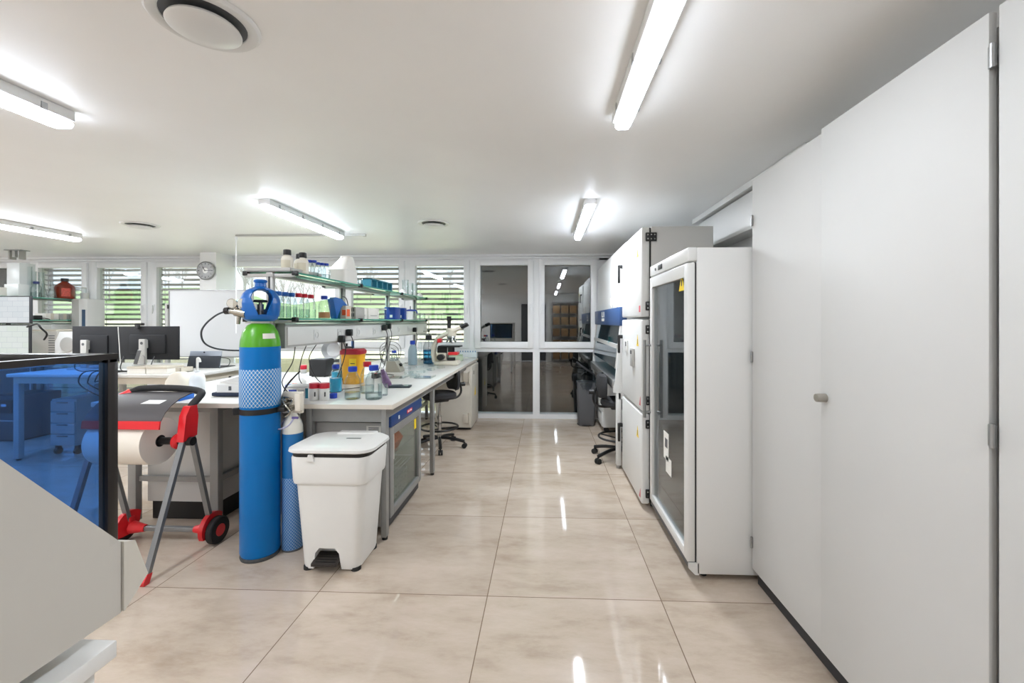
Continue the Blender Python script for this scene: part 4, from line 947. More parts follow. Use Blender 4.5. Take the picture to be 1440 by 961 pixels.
obj('upper_shelf', MB().box(-1.56, fy0+.045, .48, -1.09, fy1-.045, .488), PD, t, True)
# steel cupboard at the end of the bench
t = thing('steel_cupboard', 'cream steel cupboard with heavy hinges under the far end of the bench', 'cupboard', (-1.2, 5.8, 0))
sc = M('cupboard_cream','d2cdc2',.45,var=.03)
obj('body', MB().box(-1.45, 5.56, .03, -.965, 6.12, .845, .006), sc, t, True)
obj('plinth', MB().box(-1.43, 5.58, .002, -.985, 6.10, .03), BLACK, t, True)
d = obj('door', MB().box(-1.44, 5.535, .04, -.975, 5.56, .835, .006), sc, t, True)
for z in (.70,.16):
    h = obj('hinge', MB().box(-1.07, 5.515, z-.06, -1.0, 5.537, z+.06, .004).cyl((-.99,5.52,z-.075),(-.99,5.52,z+.075),.014), BEIGE, d, True)
obj('knob', MB().cyl((-1.16,5.535,.66),(-1.16,5.48,.66),.03), BLACK, d, True)
obj('warning_label', MB().prism([(5.78,.42),(5.90,.42),(5.84,.54)], 'x', -.9655, -.9635), WARN, t, True)
obj('vent_plug', MB().box(-.966, 5.70, .72, -.962, 5.73, .77), CHAR, t, True)
fl2 = bpy.data.lights.new('undercounter_fridge_light','AREA'); fl2.energy = 1.2; fl2.size = .3; fl2.shape = 'SQUARE'
fo2 = bpy.data.objects.new('undercounter_fridge_light', fl2); C.objects.link(fo2); fo2.location = (-1.3, 3.18, .735)

# bowl and black holder behind the heating block
p = onb(448,528)+Vector((-.05,.34,0)); t = thing('steel_bowl', 'round grey metal bowl standing on edge behind the black heating block', 'bowl', p)
obj('bowl', MB().lathe([(.105,0),(.10,.02),(.075,.055),(.03,.07),(0,.072)], (0,0,.225), 32, 'y', cap0=False), M('bowl_grey','b9babb',.35,.5), t)
obj('stand', MB().box(-.05,-.03,0,.05,.09,.125,.004), GREYD, t)
p = onb(466,528)+Vector((-.02,.36,0)); t = thing('pipette_holder', 'black pipette holder left of the yellow sharps bin', 'holder', p)
obj('base', MB().lathe([(.07,0),(.07,.012),(.02,.02)], n=24), BLACK, t); obj('column', MB().cyl((0,0,.015),(0,0,.30),.014), BLACK, t)
obj('carousel', MB().lathe([(.02,.24),(.07,.245),(.07,.262),(.02,.27)], n=16), BLACK, t)
for k in range(3):
    a = k*2.1+.4; obj('pipette', MB().cyl((.065*math.cos(a),.065*math.sin(a),.08),(.065*math.cos(a),.065*math.sin(a),.20),.005,.012,8).cyl((.065*math.cos(a),.065*math.sin(a),.20),(.065*math.cos(a),.065*math.sin(a),.33),.014,.016,8), CHAR if k else NAVY, t)
# ================================================================== gas cylinders
cx, cy = -1.755, 2.545
t = thing('gas_cylinder', 'tall blue gas cylinder with a green shoulder and white netting', 'gas cylinder', (cx, cy, 0))
obj('body', MB().lathe([(.085,.012),(.102,.02),(.109,.04),(.109,1.285)], n=48, cap1=False), BLUE, t)
obj('shoulder', MB().lathe([(.109,1.285),(.106,1.325),(.094,1.375),(.07,1.415),(.045,1.43),(.0,1.435)], n=48, cap0=False), GREEN, t)
obj('foot_ring', MB().lathe([(.088,0),(.106,0),(.1095,.012),(.107,.022)], n=48), M('worn_grey','4a4c4e',.7,var=.3,vscale=40), t)
obj('neck_ring', MB().lathe([(.05,1.425),(.05,1.45),(.035,1.455)], n=32), M('neck_white','d8dad2',.5), t)
obj('net_sleeve', MB().lathe([(.1098,.925),(.1115,.93),(.1115,1.145),(.1098,1.15)], n=64, cap0=False, cap1=False), NET, t, label='white diamond netting around the cylinder')
R = [[(.0965*math.cos(a)*s, .0965*math.sin(a)*s, z) for a in [-.86+k*.08 for k in range(10)]] for z, s in ((1.335,1.095),(1.366,1.02))]
obj('paper_label', MB().ring(R, False, False, False), PAPER, t, label='white label with green mark on the green shoulder')
# open protective collar: shell with two tear-shaped openings
prof = [(.070,1.44),(.088,1.452),(.100,1.475),(.106,1.51),(.108,1.55),(.104,1.58),(.092,1.61),(.072,1.632),(.045,1.645),(.032,1.652),(.030,1.675),(.036,1.682),(.037,1.69),(.03,1.697),(.0,1.70)]
fine = []
for i in range(len(prof)-1):
    for k in range(7): u = k/7; fine.append((prof[i][0]*(1-u)+prof[i+1][0]*u, prof[i][1]*(1-u)+prof[i+1][1]*u))
fine.append(prof[-1]); n = 160; vv = []; ff = []
for r, z in fine:
    for j in range(n): a = 2*PI*j/n; vv.append((max(r,1e-4)*math.cos(a), max(r,1e-4)*math.sin(a), z))
adir = math.atan2(-cy, -cx) + .10
for i in range(len(fine)-1):
    for j in range(n):
        a = 2*PI*(j+.5)/n; z = (fine[i][1]+fine[i+1][1])/2; r = fine[i][0]
        hole = False
        for c_ in (adir, adir+PI):
            u = (a-c_+PI) % (2*PI)-PI
            zt = (z-1.482)/(1.640-1.482)
            if 0 < zt < 1:
                hw_ = .060*((.38+.62*zt/.62) if zt < .62 else math.sqrt(1-((zt-.62)/.38)**2))
                if abs(u) < math.asin(min(1, hw_/max(r, hw_))): hole = True
        if not hole: k = (j+1) % n; ff.append((i*n+j, i*n+k, (i+1)*n+k, (i+1)*n+j))
col = obj('collar', MB().add(vv, ff, True), BLUED, t, ang=60)
md = col.modifiers.new('s','SOLIDIFY'); md.thickness = .008; md.offset = -1; bake(col)
v = obj('valve', MB().cyl((0,0,1.45),(0,0,1.545),.018).cyl((-.03,0,1.50),(.03,0,1.50),.014).cyl((0,0,1.545),(0,0,1.56),.010), STEEL, t)
obj('hand_wheel', MB().lathe([(.008,1.555),(.036,1.557),(.04,1.565),(.034,1.572),(.0,1.573)], n=10), M('wheel_grey','3d4043',.5), v)
# strap and its bracket
t2 = thing('cylinder_strap', 'black belt buckled around the tall blue cylinder', 'strap', (cx, cy, .88))
obj('belt', MB().lathe([(.1105,.0),(.1135,.0),(.1135,.032),(.1105,.032)], n=48, cap0=False, cap1=False), BLACK, t2)
obj('buckle', MB().obox((-.10,-.062,.016),(.05,.03,.042),(0,0,.6),.005), BLACK, t2)
obj('wall_bracket', MB().box(.11,-.012,.002,.16,.145,.03,.004), BLACK, t2)
# pressure regulator on the cylinder valve
ux, uy = math.cos(adir-.9), math.sin(adir-.9)
def rp(px, py, back=0.0):                                 # a point on the regulator, in a plane just in front of the valve
    return at_y(px, py, cy-.075+back)
t = thing('pressure_regulator', 'nickel regulator with two gauges on the tall blue cylinder', 'regulator', rp(343,443))
vpt = Vector((cx,cy,1.50))
obj('inlet', MB().cyl(vpt+Vector((-.02,-.02,0)), rp(356,441), .013).cyl(rp(353,442), rp(343,443), .019), GREYD, t, True)
obj('body', MB().cyl(rp(347,442), rp(332,439), .026,n=20).cyl(rp(332,439), rp(326,438), .018), BRASS, t, True)
g1, g2 = rp(328,427), rp(343,427)
for g_, nm in ((g1,'left'),(g2,'right')):
    gg = obj('gauge', MB().cyl(g_+Vector((-.004,.02,0)), g_+Vector((.004,-.018,0)), .029, n=24), BRASS, t, True)
    obj('gauge_face', MB().cyl(g_+Vector((.0045,-.0182,0)), g_+Vector((.0052,-.0195,0)), .024, n=24), M('gauge_face_'+nm,'d9d6cc',.3), gg, True)
    obj('gauge_stem', MB().cyl(g_, rp(336,438), .009), BRASS, gg, True)
obj('adjust_knob', MB().cyl(rp(336,444), rp(335,456), .013, .010), BRASS, t, True)
obj('outlet', MB().cyl(rp(328,438), rp(318,438), .016), STEEL, t, True)
obj('outlet_cap', MB().cyl(rp(323,437), rp(317,437.5), .021), BLACK, t, True)
hp = [rp(318,438), at_y(305,443,2.47), at_y(290,455,2.48), at_y(283,468,2.5), at_y(287,482,2.53), at_y(302,490,2.57), at_y(325,493,2.68), at_y(350,493,2.75)]
tag(obj('gas_hose', MB().tube(hp, .0055, 8, 6), M('hose_dark','3f4448',.5), None, True, tuple(hp[0])), 'dark hose curving from the regulator behind the tall blue cylinder', 'hose')

sx, sy = -1.60, 2.625
t = thing('gas_cylinder', 'small slim blue gas cylinder with white shoulder, between the tall one and the bin', 'gas cylinder', (sx, sy, 0))
rr_ = .060
obj('body', MB().lathe([(.05,.01),(rr_,.025),(rr_,.735)], n=32, cap1=False), M('small_cyl_blue','1a6fae',.4,var=.05), t)
obj('shoulder', MB().lathe([(rr_,.735),(.058,.775),(.048,.81),(.034,.835),(.024,.85),(.022,.875),(0,.876)], n=32, cap0=False), M('shoulder_white','dedcd2',.45), t)
obj('foot_ring', MB().lathe([(.05,0),(.059,0),(.0605,.012)], n=32), GREYD, t)
obj('net_sleeve', MB().lathe([(rr_+.0005,.012),(rr_+.002,.016),(rr_+.002,.455),(rr_+.0005,.46)], n=48, cap0=False, cap1=False), NETG, t, label='blue-grey netting around the lower half')
v = obj('valve', MB().cyl((0,0,.87),(0,0,.93),.014).cyl((-.03,-.01,.90),(.03,-.01,.90),.012), STEEL, t)
obj('hand_wheel', MB().lathe([(.006,.93),(.026,.932),(.026,.944),(0,.946)], n=10), CHAR, v)
t = thing('gas_manifold', 'cream panel with valves and tubes in front of the bench, above the small cylinder', 'gas panel', (sx, sy-.02, .84))
obj('panel', MB().box(-.055,.0,.02,.075,.018,.155,.003).box(.045,-.035,.04,.08,.0,.15,.003), CREAM, t)
mv = MB().cyl((-.01,-.03,.06),(-.01,.0,.06),.020).cyl((.015,-.045,.05),(.02,.0,.06),.016).cyl((-.03,-.028,.10),(-.03,.0,.10),.018)
obj('regulator_block', mv, BRASS, t)
obj('tubing', MB().tube([(-.04,-.012,.12),(.0,-.03,.125),(.03,-.03,.11),(.02,-.04,.08)],.005,6).tube([(-.03,-.03,.10),(.0,-.05,.075),(.03,-.055,.04),(.0,-.06,.01)],.005,6), BRASS, t)
obj('purple_tag', MB().box(.035,-.05,-.005,.075,-.04,.008,.002), M('tag_purple','5b4a86',.5), t)
tag(obj('white_hose', MB().tube([(sx+.045,sy-.065,.835),(sx+.03,sy-.095,.80),(sx-.03,sy-.085,.775),(sx-.075,sy-.03,.775),(sx-.085,sy+.055,.80),(sx-.055,sy+.075,.85)], .005, 6, 5), M('hose_lilac','a9a8c4',.5), None, True, (sx,sy,.775)), 'thin lilac-grey hose looped around the small cylinder shoulder', 'hose')
tag(obj('black_hose', MB().tube([(sx-.012,sy-.08,.935),(sx-.05,sy-.09,.88),(sx-.09,sy-.08,.83),(sx-.11,sy-.005,.80),(sx-.125,sy+.05,.85),(sx-.11,sy+.10,1.0),(sx-.06,sy+.18,1.1)], .0055, 6, 5), BLACK, None, True, (sx,sy,.84)), 'black hose drooping between the two blue cylinders', 'hose')

# ================================================================== pedal bin
f0, f1, f2 = at_z(430,797,0), at_z(520,804,0), at_z(538,768,0)
bx0, bx1, by0, by1 = -1.405, -1.065, 2.385, 2.675
t = thing('pedal_bin', 'large white plastic pedal bin in front of the bench end', 'bin', ((bx0+bx1)/2, (by0+by1)/2, 0))
X0, X1, Y0, Y1 = bx0, bx1, by0, by1
def sec(z, e, r, fx=0): return (z, X0-e, X1+e, Y0-e*.55, Y1+e*.35, r)
body = obj('body', MB().loft([sec(.012,-.006,.045), sec(.03,.0,.05), sec(.50,.037,.06), sec(.51,.052,.062), sec(.525,.056,.062), sec(.655,.064,.065), sec(.665,.06,.065)]), PLASTW, t, True)
xm = (X0+X1)/2-.015
cut(body, MB().prism([(xm-.085,-.01),(xm+.085,-.01),(xm+.07,.105),(xm+.045,.135),(xm-.045,.135),(xm-.07,.105)], 'y', Y0-.1, Y0+.075))
obj('gap_strip', MB().loft([sec(.662,.055,.06), sec(.688,.058,.06)]), BLACK, t, True)  # black strip put in for the shaded gap between body and lid
obj('lid', MB().loft([sec(.688,.072,.075), sec(.694,.085,.085), sec(.708,.082,.085), sec(.722,.055,.08), sec(.727,.0,.07)]), PLASTW, t, True)
obj('lid_slot', MB().box(xm+.045, Y0+.135, .7265, xm+.135, Y0+.15, .7285, .001), GREYD, t, True)
obj('lid_step', MB().box(X0+.09, Y0+.235, .708, X1-.005, Y1+.015, .737, .012, 3), PLASTW, t, True)
obj('latch_tab', MB().prism([(xm-.10,.645),(xm-.055,.645),(xm-.065,.682),(xm-.09,.682)], 'y', Y0-.043, Y0-.03), PLASTW, t, True)
obj('pedal', MB().prism([(Y0-.035,.045),(Y0-.035,.06),(Y0+.06,.085),(Y0+.06,.065)], 'x', xm-.078, xm+.07).box(xm-.07,Y0+.03,.03,xm+.065,Y0+.07,.07,.004), M('pedal_dark','2c2622',.6,var=.1), t, True)
pr = MB()
for q in range(5): pr.obox((xm, Y0-.02+q*.018, .0655+q*.0045), (.12,.004,.004), (.26,0,0))
obj('pedal_ribs', pr, BLACK, t, True)
for x_, y_ in ((X0+.03,Y0+.03),(X1-.03,Y0+.03),(X0+.03,Y1-.03),(X1-.03,Y1-.03)): obj('foot', MB().cyl((x_,y_,0),(x_,y_,.02),.028), RUBBER, t, True)

# ================================================================== paper roll stand on wheels
xr, xl = -2.165, -2.72
t = thing('paper_roll_stand', 'grey and red wheeled stand with handle and cover', 'roll stand', ((xr+xl)/2, 2.5, 0))
wy = 2.665
ALU = M('stand_tube','86888a',.35,.6,var=.05)
def bar(mb, p, q, w_, d_):
    p, q = Vector(p), Vector(q); z = (q-p).normalized(); x = Vector((1,0,0)); y = z.cross(x).normalized()
    R = [[c + x*sx_*w_/2 + y*sy_*d_/2 for sx_, sy_ in ((-1,-1),(1,-1),(1,1),(-1,1))] for c in (p, q)]
    return mb.ring(R, smooth=False)
apex = {}
for x, nm in ((xr,'r'),(xl,'l')):
    f = Vector((x-.02 if nm=='r' else x, 2.225, .012)); a = Vector((x, 2.475, .80)); wv = Vector((x, wy, .10))
    obj('leg', bar(MB(), f+Vector((0,.012,.03)), a, .03, .022), ALU, t, True)
    obj('leg', bar(MB(), wv, a+Vector((0,.03,-.04)), .03, .022), ALU, t, True)
    obj('foot_tip', MB().prism([(2.205,0),(2.235,.0),(2.255,.05),(2.225,.055),(2.2,.02)], 'x', f.x-.017, f.x+.017), RED, t, True)
    # bracket, wheel guard, wheel
    obj('bracket', MB().prism([(2.425,.72),(2.525,.74),(2.535,.86),(2.525,.925),(2.475,.925),(2.445,.87)], 'x', x-.022, x+.022), RED, t, True)
    s_ = 1 if nm == 'r' else -1
    wg = obj('wheel_guard', MB().prism([(wy+.10*math.cos(k),.10+.10*math.sin(k)) for k in [(.25+.9*q/11)*PI for q in range(12)]]+[(wy-.05,.05),(wy+.05,.05)], 'x', x-.01*s_, x+.018*s_).cyl((x-.02*s_,wy,.09),(x-.11*s_,wy-.0,.085),.04,.022).box(x-.025, wy-.02, .10, x+.02, wy+.02, .16, .006), RED, t, True)
    w0 = x+.02*s_
    wh_ = obj('wheel', MB().lathe([(.05,0),(.078,.0),(.085,.006),(.085,.034),(.078,.04),(.05,.04)], (w0 if s_>0 else w0-.04, wy, .085), 32, 'x'), RUBBER, t, True)
    obj('hub', MB().lathe([(.0,-.002),(.036,-.002),(.038,.042),(.0,.043)] if s_>0 else [(.0,-.003),(.038,-.002),(.036,.042),(.0,.043)], (w0 if s_>0 else w0-.04, wy, .085), 24, 'x'), RED, wh_, True)
obj('axle_bar', MB().box(xl+.05, wy-.015, .07, xr-.05, wy+.015, .10, .004), ALU, t, True)
# handle
gp = [(xr,2.495,.90),(xr,2.52,.93),(xr+.005,2.56,.965),(xr-.01,2.595,.99),(xr-.10,2.61,1.005),(xl+.30,2.615,1.012),(xl+.14,2.612,1.008),(xl+.10,2.60,.995),(xl+.06,2.56,.965),(xl+.03,2.52,.93),(xl+.01,2.495,.90)]
obj('handle', MB().tube(gp, .021, 12, 4), M('grip_black','242425',.75,bump=.2,vscale=80), t, True)
obj('handle_socket', MB().cyl((xl+.045,2.535,.945),(xl+.09,2.59,.985),.028), RED, t, True)
# curved cover with red tear edge
cvr = [(2.60,.985),(2.56,.982),(2.49,.965),(2.43,.935),(2.385,.895),(2.36,.855)]
R = [[(x, y+o*.0, z+o) for (y, z), o in [(p, 0) for p in cvr]+[(p, .006) for p in cvr[::-1]]] for x in (xl+.03, xr-.055)]
obj('cover', MB().ring(R, smooth=False), M('cover_grey','4a484b',.4,var=.03), t, True, ang=60)
obj('tear_edge', MB().prism([(2.36,.86),(2.352,.86),(2.345,.815),(2.355,.812)], 'x', xl+.03, xr-.055), RED, t, True)
lg = MB().prism([(xl+.31,0),(xl+.36,.035),(xl+.46,.035),(xl+.43,0)], 'z', 0, .001)
obj('maker_mark', MB().add([(xl+.30,2.435,.9455),(xl+.42,2.435,.9455),(xl+.435,2.47,.9625),(xl+.325,2.47,.9625)], [(0,1,2,3)]), M('mark_white','d8d8d8',.5), t, True)
obj('spindle', MB().cyl((xl+.03,2.47,.715),(xr+.02,2.47,.715),.022).cyl((xr-.065,2.47,.715),(xr-.02,2.47,.715),.030).cyl((xr+.01,2.47,.715),(xr+.045,2.47,.715),.026), BLACK, t, True)
obj('spindle_stop', MB().lathe([(.02,-.012),(.045,-.005),(.048,.012),(.035,.025),(.0,.027)], (xr-.055, 2.47, .715), 24, 'x'), RED, t, True)
ro = thing('paper_roll', 'big white paper roll hanging in the wheeled stand', 'paper roll', ((xl+xr)/2-.04, 2.47, .715))
pr0, pr1 = xl+.05-((xl+xr)/2-.04), xr-.16-((xl+xr)/2-.04)
obj('paper', MB().lathe([(.035,pr0),(.138,pr0),(.138,pr1),(.035,pr1)], (0,0,0), 64, 'x', cap0=False, cap1=False), M('roll_paper','e2dbd0',.85,var=.02), ro)
obj('core', MB().lathe([(.0352,pr0+.001),(.025,pr0+.001),(.025,pr1-.001),(.0352,pr1-.001)], (0,0,0), 32, 'x', cap0=False, cap1=False), BLACK, ro)
# ================================================================== left half of the double bench
t = thing('side_bench', 'grey-framed bench behind the paper roll stand', 'bench', (-2.4, 3.9, 0))
LX0, LX1 = -3.02, -1.815
obj('worktop', MB().box(LX0, BY, .868, LX1, 4.05, .90, .003).box(-2.30, 4.05, .868, LX1, BE, .90, .003), TOP, t, True)
obj('worktop_edge', MB().box(LX0, BY-.004, .869, LX1, BY, .897), TOPEDGE, t, True)
obj('frame', MB().box(-2.94, 2.88, .80, -2.30, 2.92, .866).box(-2.94, 2.90, .30, -2.30, 2.93, .335).box(-2.335, 2.92, .80, -2.30, 4.0, .866).box(-2.335, 2.92, .30, -2.30, 4.0, .34), GREY, t, True)
for x, y in ((-2.32,2.90),(-2.92,2.90),(-2.32,4.0),(-2.92,4.0),(-1.86,6.1),(-2.25,6.1)):
    lg = obj('leg', MB().box(x-.03, y-.025, .02, x+.03, y+.025, .868, .004), GREY, t, True); obj('foot', MB().cyl((x,y,0),(x,y,.022),.018), RUBBER, lg, True)
t = thing('base_cabinet', 'white base cabinet with black plinth under the bench behind the roll stand', 'cabinet', (-2.6, 3.4, 0))
obj('carcass', MB().box(-2.88, 2.955, .135, -2.345, 3.95, .79, .003), CABW, t, True)
obj('plinth', MB().box(-2.86, 2.975, .002, -2.355, 3.93, .135), BLACK, t, True)
obj('side_skin', MB().box(-2.3445, 2.965, .14, -2.3425, 3.94, .785), GREYL, t, True)
# things on it
def onl(px, py, z=.9005): return at_z(px, py, z)
p = onl(220,556)+Vector((0,.12,0)); t = thing('dome_device', 'white rounded device hood behind the black stand handle', 'lab device', at_z(222,558,.9005)+Vector((0,.18,0)))
obj('hood', MB().loft([(0,-.08,.08,-.07,.07,.03),(.09,-.075,.075,-.065,.065,.04),(.135,-.055,.06,-.05,.05,.04),(.155,-.03,.04,-.03,.03,.025)]), CREAM, t)
obj('slot', MB().box(.02,-.071,.03,.06,-.068,.04), GREYD, t)
t = thing('wash_bottle', 'white squeeze bottle with a bent spout, behind the stand handle', 'bottle', at_z(255,558,.9005)+Vector((0,.14,0)))
obj('body', MB().lathe([(.048,0),(.05,.006),(.05,.10),(.042,.135),(.02,.155),(.018,.17)], n=24), M('wash_white','e4e8ea',.35), t)
obj('spout', MB().tube([(0,0,.165),(0,0,.24),(.002,0,.262),(.018,-.004,.258),(.028,-.008,.235)],.008,8,3), PLASTW, t)
t = thing('blue_carton', 'bright blue and white carton under the stand handle', 'carton', at_z(225,566,.9005)+Vector((0,.10,0)))
obj('box', MB().box(-.16,-.06,0,.10,.06,.035,.003), M('carton_blue','1f6fd0',.5), t); obj('white_end', MB().box(-.162,-.062,-.0,-.06,.062,.0365,.003), M('carton_mottled','b9cbe0',.6,var=.3,vscale=40), t)
t = thing('laboratory_scale', 'white bench device with a dark blue base, left of the tall cylinder', 'lab device', at_z(318,560,.9005)+Vector((.02,.16,0)))
obj('base', MB().box(-.16,-.12,.004,.14,.14,.03,.006), M('base_navy','232f45',.5), t)
obj('casing', MB().loft([(.03,-.14,.14,-.11,.13,.02),(.085,-.14,.14,-.11,.13,.02),(.10,-.12,.12,-.09,.11,.02)]), PLASTW, t)
obj('sloped_cover', MB().prism([(-.13,.10),(.13,.10),(.13,.155),(.03,.145)], 'y', -.09, .11), WHITEGL, t)
obj('button', MB().box(-.04,-.113,.045,-.02,-.109,.075,.002), GREYD, t)
# ================================================================== desk with the two dark monitors
DX1, DY = -3.57, 4.10
t = thing('office_desk', 'white desk carrying the two dark monitors', 'desk', (-4.9, 4.7, 0))
obj('desktop', MB().box(-5.5, DY, .868, DX1, 5.30, .90, .003), TOP, t, True)
obj('apron', MB().box(-5.46, DY+.03, .80, DX1-.04, DY+.05, .868).box(DX1-.06, DY+.05, .80, DX1-.04, 5.25, .868), BEIGE, t, True)
for x, y in ((-3.64,4.16),(-3.64,5.24),(-5.44,4.16),(-5.44,5.24)):
    lg = obj('leg', MB().box(x-.03, y-.025, .02, x+.03, y+.025, .868, .004), GREYL, t, True); obj('foot', MB().cyl((x,y,0),(x,y,.022),.018), RUBBER, lg, True)
ZD = .9005
def monitor(label, px0, px1, pt, pb, y, pstand, rz=0):
    a, b = at_y(px0, pt, y), at_y(px1, pb, y); W_, H_ = b.x-a.x, a.z-b.z
    t = thing('monitor', label, 'monitor', ((a.x+b.x)/2, y, ZD), rz, 'dark monitors seen from behind')
    z0 = b.z-ZD
    obj('back_shell', MB().box(-W_/2,-.012,z0,W_/2,.012,z0+H_,.006).box(-W_*.3,-.03,z0+H_*.18,W_*.3,-.01,z0+H_*.75,.012), M('monitor_grey','232427',.6,spec=.3,var=.05), t)
    obj('screen', MB().box(-W_/2+.008,.0115,z0+.008,W_/2-.008,.0135,z0+H_-.008), M('screen_off','0c0d10',.15), t)
    sxp = at_y(pstand, 490, y-.05).x-(a.x+b.x)/2
    st = obj('stand', MB().box(sxp-.035,-.075,.012,sxp+.035,-.045,z0+H_*.62,.006).box(sxp-.03,-.05,z0+H_*.35,sxp+.03,-.02,z0+H_*.6,.004), GREYL, t)
    obj('stand_foot', MB().box(sxp-.12,-.14,0,sxp+.12,.08,.012,.005), GREYL, st)
    obj('maker_badge', MB().cyl((sxp,-.0755,z0+H_*.5),(sxp,-.0765,z0+H_*.5),.016,n=16), GREYD, st)
    return t
monitor('left one of the two dark monitors seen from behind', 103, 167, 459, 509, 4.62, 120)
m2 = monitor('right one of the two dark monitors seen from behind, with a webcam', 168, 252, 459, 506, 4.50, 202)
t = thing('webcam', 'black webcam on top of the right dark monitor', 'webcam', at_y(197,458,4.50))
obj('body', MB().box(-.045,-.025,.0,.045,.012,.028,.008), BLACK, t); obj('clip', MB().box(-.02,-.045,-.035,.02,-.016,.004,.004), CHAR, t); obj('lens', MB().cyl((0,.012,.014),(0,.018,.014),.009), CHROME, t)
t = thing('phone', 'phone leaning on a small silver stand before the right monitor', 'phone', at_y(194,514,4.22), -.35)
obj('case', MB().obox((0,0,.085),(.075,.010,.155),(-.25,0,0),.006), GREYL, t); obj('screen', MB().obox((0,-.0055,.085),(.066,.003,.142),(-.25,0,0)), M('phone_black','16171a',.2), t)
obj('stand', MB().box(-.03,-.04,0,.03,.06,.006,.002).tube([(.01,.05,.004),(.025,.045,.08),(.015,.03,.10)],.006,6), STEEL, t)
for px, x0, x1, lb in ((184,-.10,.09,'white box on the desk under the phone'),(211,-.09,.13,'white box on the desk, right of the phone')):
    p = at_z(px, 527, ZD); t = thing('storage_box', lb, 'box', (p.x, 4.27, ZD), 0, 'white boxes at the desk edge'); hh = .073
    obj('box', MB().box(x0,-.10,0,x1,.10,hh-.02,.002), PAPER, t); obj('lid', MB().box(x0-.003,-.103,hh-.022,x1+.003,.103,hh,.002), BEIGE, t)
t = thing('tray_box', 'pale shallow tray on the desk right of the white boxes', 'tray', (at_z(240,525,ZD).x, 4.35, ZD))
obj('tray', MB().box(-.08,-.08,0,.08,.08,.006).box(-.08,-.08,0,-.076,.08,.05).box(.076,-.08,0,.08,.08,.05).box(-.08,-.08,0,.08,-.076,.05).box(-.08,.076,0,.08,.08,.05), BEIGE, t)
# tablet with a keyboard cover
t = thing('tablet', 'grey tablet computer with a dark cover standing on the desk', 'tablet', at_y(288,518,4.72))
p0, p1 = at_y(264,494,4.72), at_y(309,518,4.72); hw = (p1.x-p0.x)/2; hh = p0.z-p1.z
t.location = ((p0.x+p1.x)/2, 4.72, ZD)
obj('body', MB().obox((0,.02,hh*.5),(2*hw,.010,hh),(-.18,0,0),.004), M('tablet_silver','9fa6b2',.35,.5), t)
obj('cover', MB().obox((0,.005,hh*.36),(2*hw*1.0,.012,hh*.72),(-.24,0,0),.004), M('tablet_cover','2b3038',.6), t)
obj('camera', MB().cyl((0,.005,hh*.93),(0,.012,hh*.93),.008), BLACK, t)
obj('keyboard', MB().box(-hw,.05,.0,hw,.25,.008,.003), CHAR, t)
tag(obj('black_cable', MB().tube([(t.location.x+hw,4.74,ZD+.12),(t.location.x+hw+.10,4.74,ZD+.10),(t.location.x+hw+.10,4.72,ZD+.03),(t.location.x+hw+.02,4.68,ZD+.006)],.004,6,4), BLACK, None, True, (t.location.x+hw,4.74,ZD)), 'black cord looping from the right side of the tablet', 'cable')
for px0, px1, lb in ((108,128,'black cables hanging behind the left dark monitor'),(215,245,'thin black cable beside the right monitor stand'),(172,186,'black cable tangle at the foot of the right monitor')):
    a, b = at_y(px0,500,4.40), at_y(px1,512,4.35)
    tag(obj('cable', MB().tube([(a.x,4.42,ZD+.16),(a.x+.02,4.36,ZD+.05),((a.x+b.x)/2,4.33,ZD+.008),(b.x,4.35,ZD+.008)],.005,6,4), BLACK, None, True, (a.x,4.42,ZD)), lb, 'cable')
wc = at_y(166,460,4.42); wd = at_y(170,505,4.42)
tag(obj('white_cable', MB().cyl(wc, (wd.x,wd.y,ZD+.01), .004, n=6), PLASTW, None, True, (wd.x,4.42,ZD)), 'thin white cord between the two dark monitors', 'cable')
# under the desk, seen through the blue shield
pz = at_z(75,640,0); t = thing('drawer_pedestal', 'grey drawer pedestal on castors seen through the blue shield', 'pedestal', (pz.x+.12, pz.y+.2, 0))
obj('carcass', MB().box(-.14,-.20,.10,.14,.30,.60,.004), GREYL, t)
for q in range(4):
    dd = obj('drawer', MB().box(-.135,-.215,.11+q*.12,.135,-.199,.222+q*.12,.003), GREYL, t); obj('grip', MB().box(-.06,-.222,.20+q*.12,.06,-.213,.212+q*.12,.002), GREYD, dd)
for x_, y_ in ((-.11,-.16),(.11,-.16),(-.11,.26),(.11,.26)): obj('castor', MB().cyl((x_-.015,y_,.035),(x_+.015,y_,.035),.035).box(x_-.02,y_-.015,.05,x_+.02,y_+.015,.10), BLACK, t)
pt = at_z(26,622,0); t = thing('computer_tower', 'dark computer tower standing on the floor at the left picture edge', 'computer', (pt.x-.2, pt.y+.23, 0))
obj('case', MB().box(-.20,-.22,.02,.20,.22,.55,.006), GREYD, t); obj('front_panel', MB().box(-.15,-.228,.34,.12,-.219,.50,.004), CHAR, t); obj('led', MB().box(-.02,-.231,.42,.04,-.227,.45), SCREEN, t)
obj('foot', MB().box(-.18,-.2,0,.18,.2,.022), BLACK, t)
obj('band', MB().box(-.20,-.223,.24,.20,-.219,.255), GREYL, t)
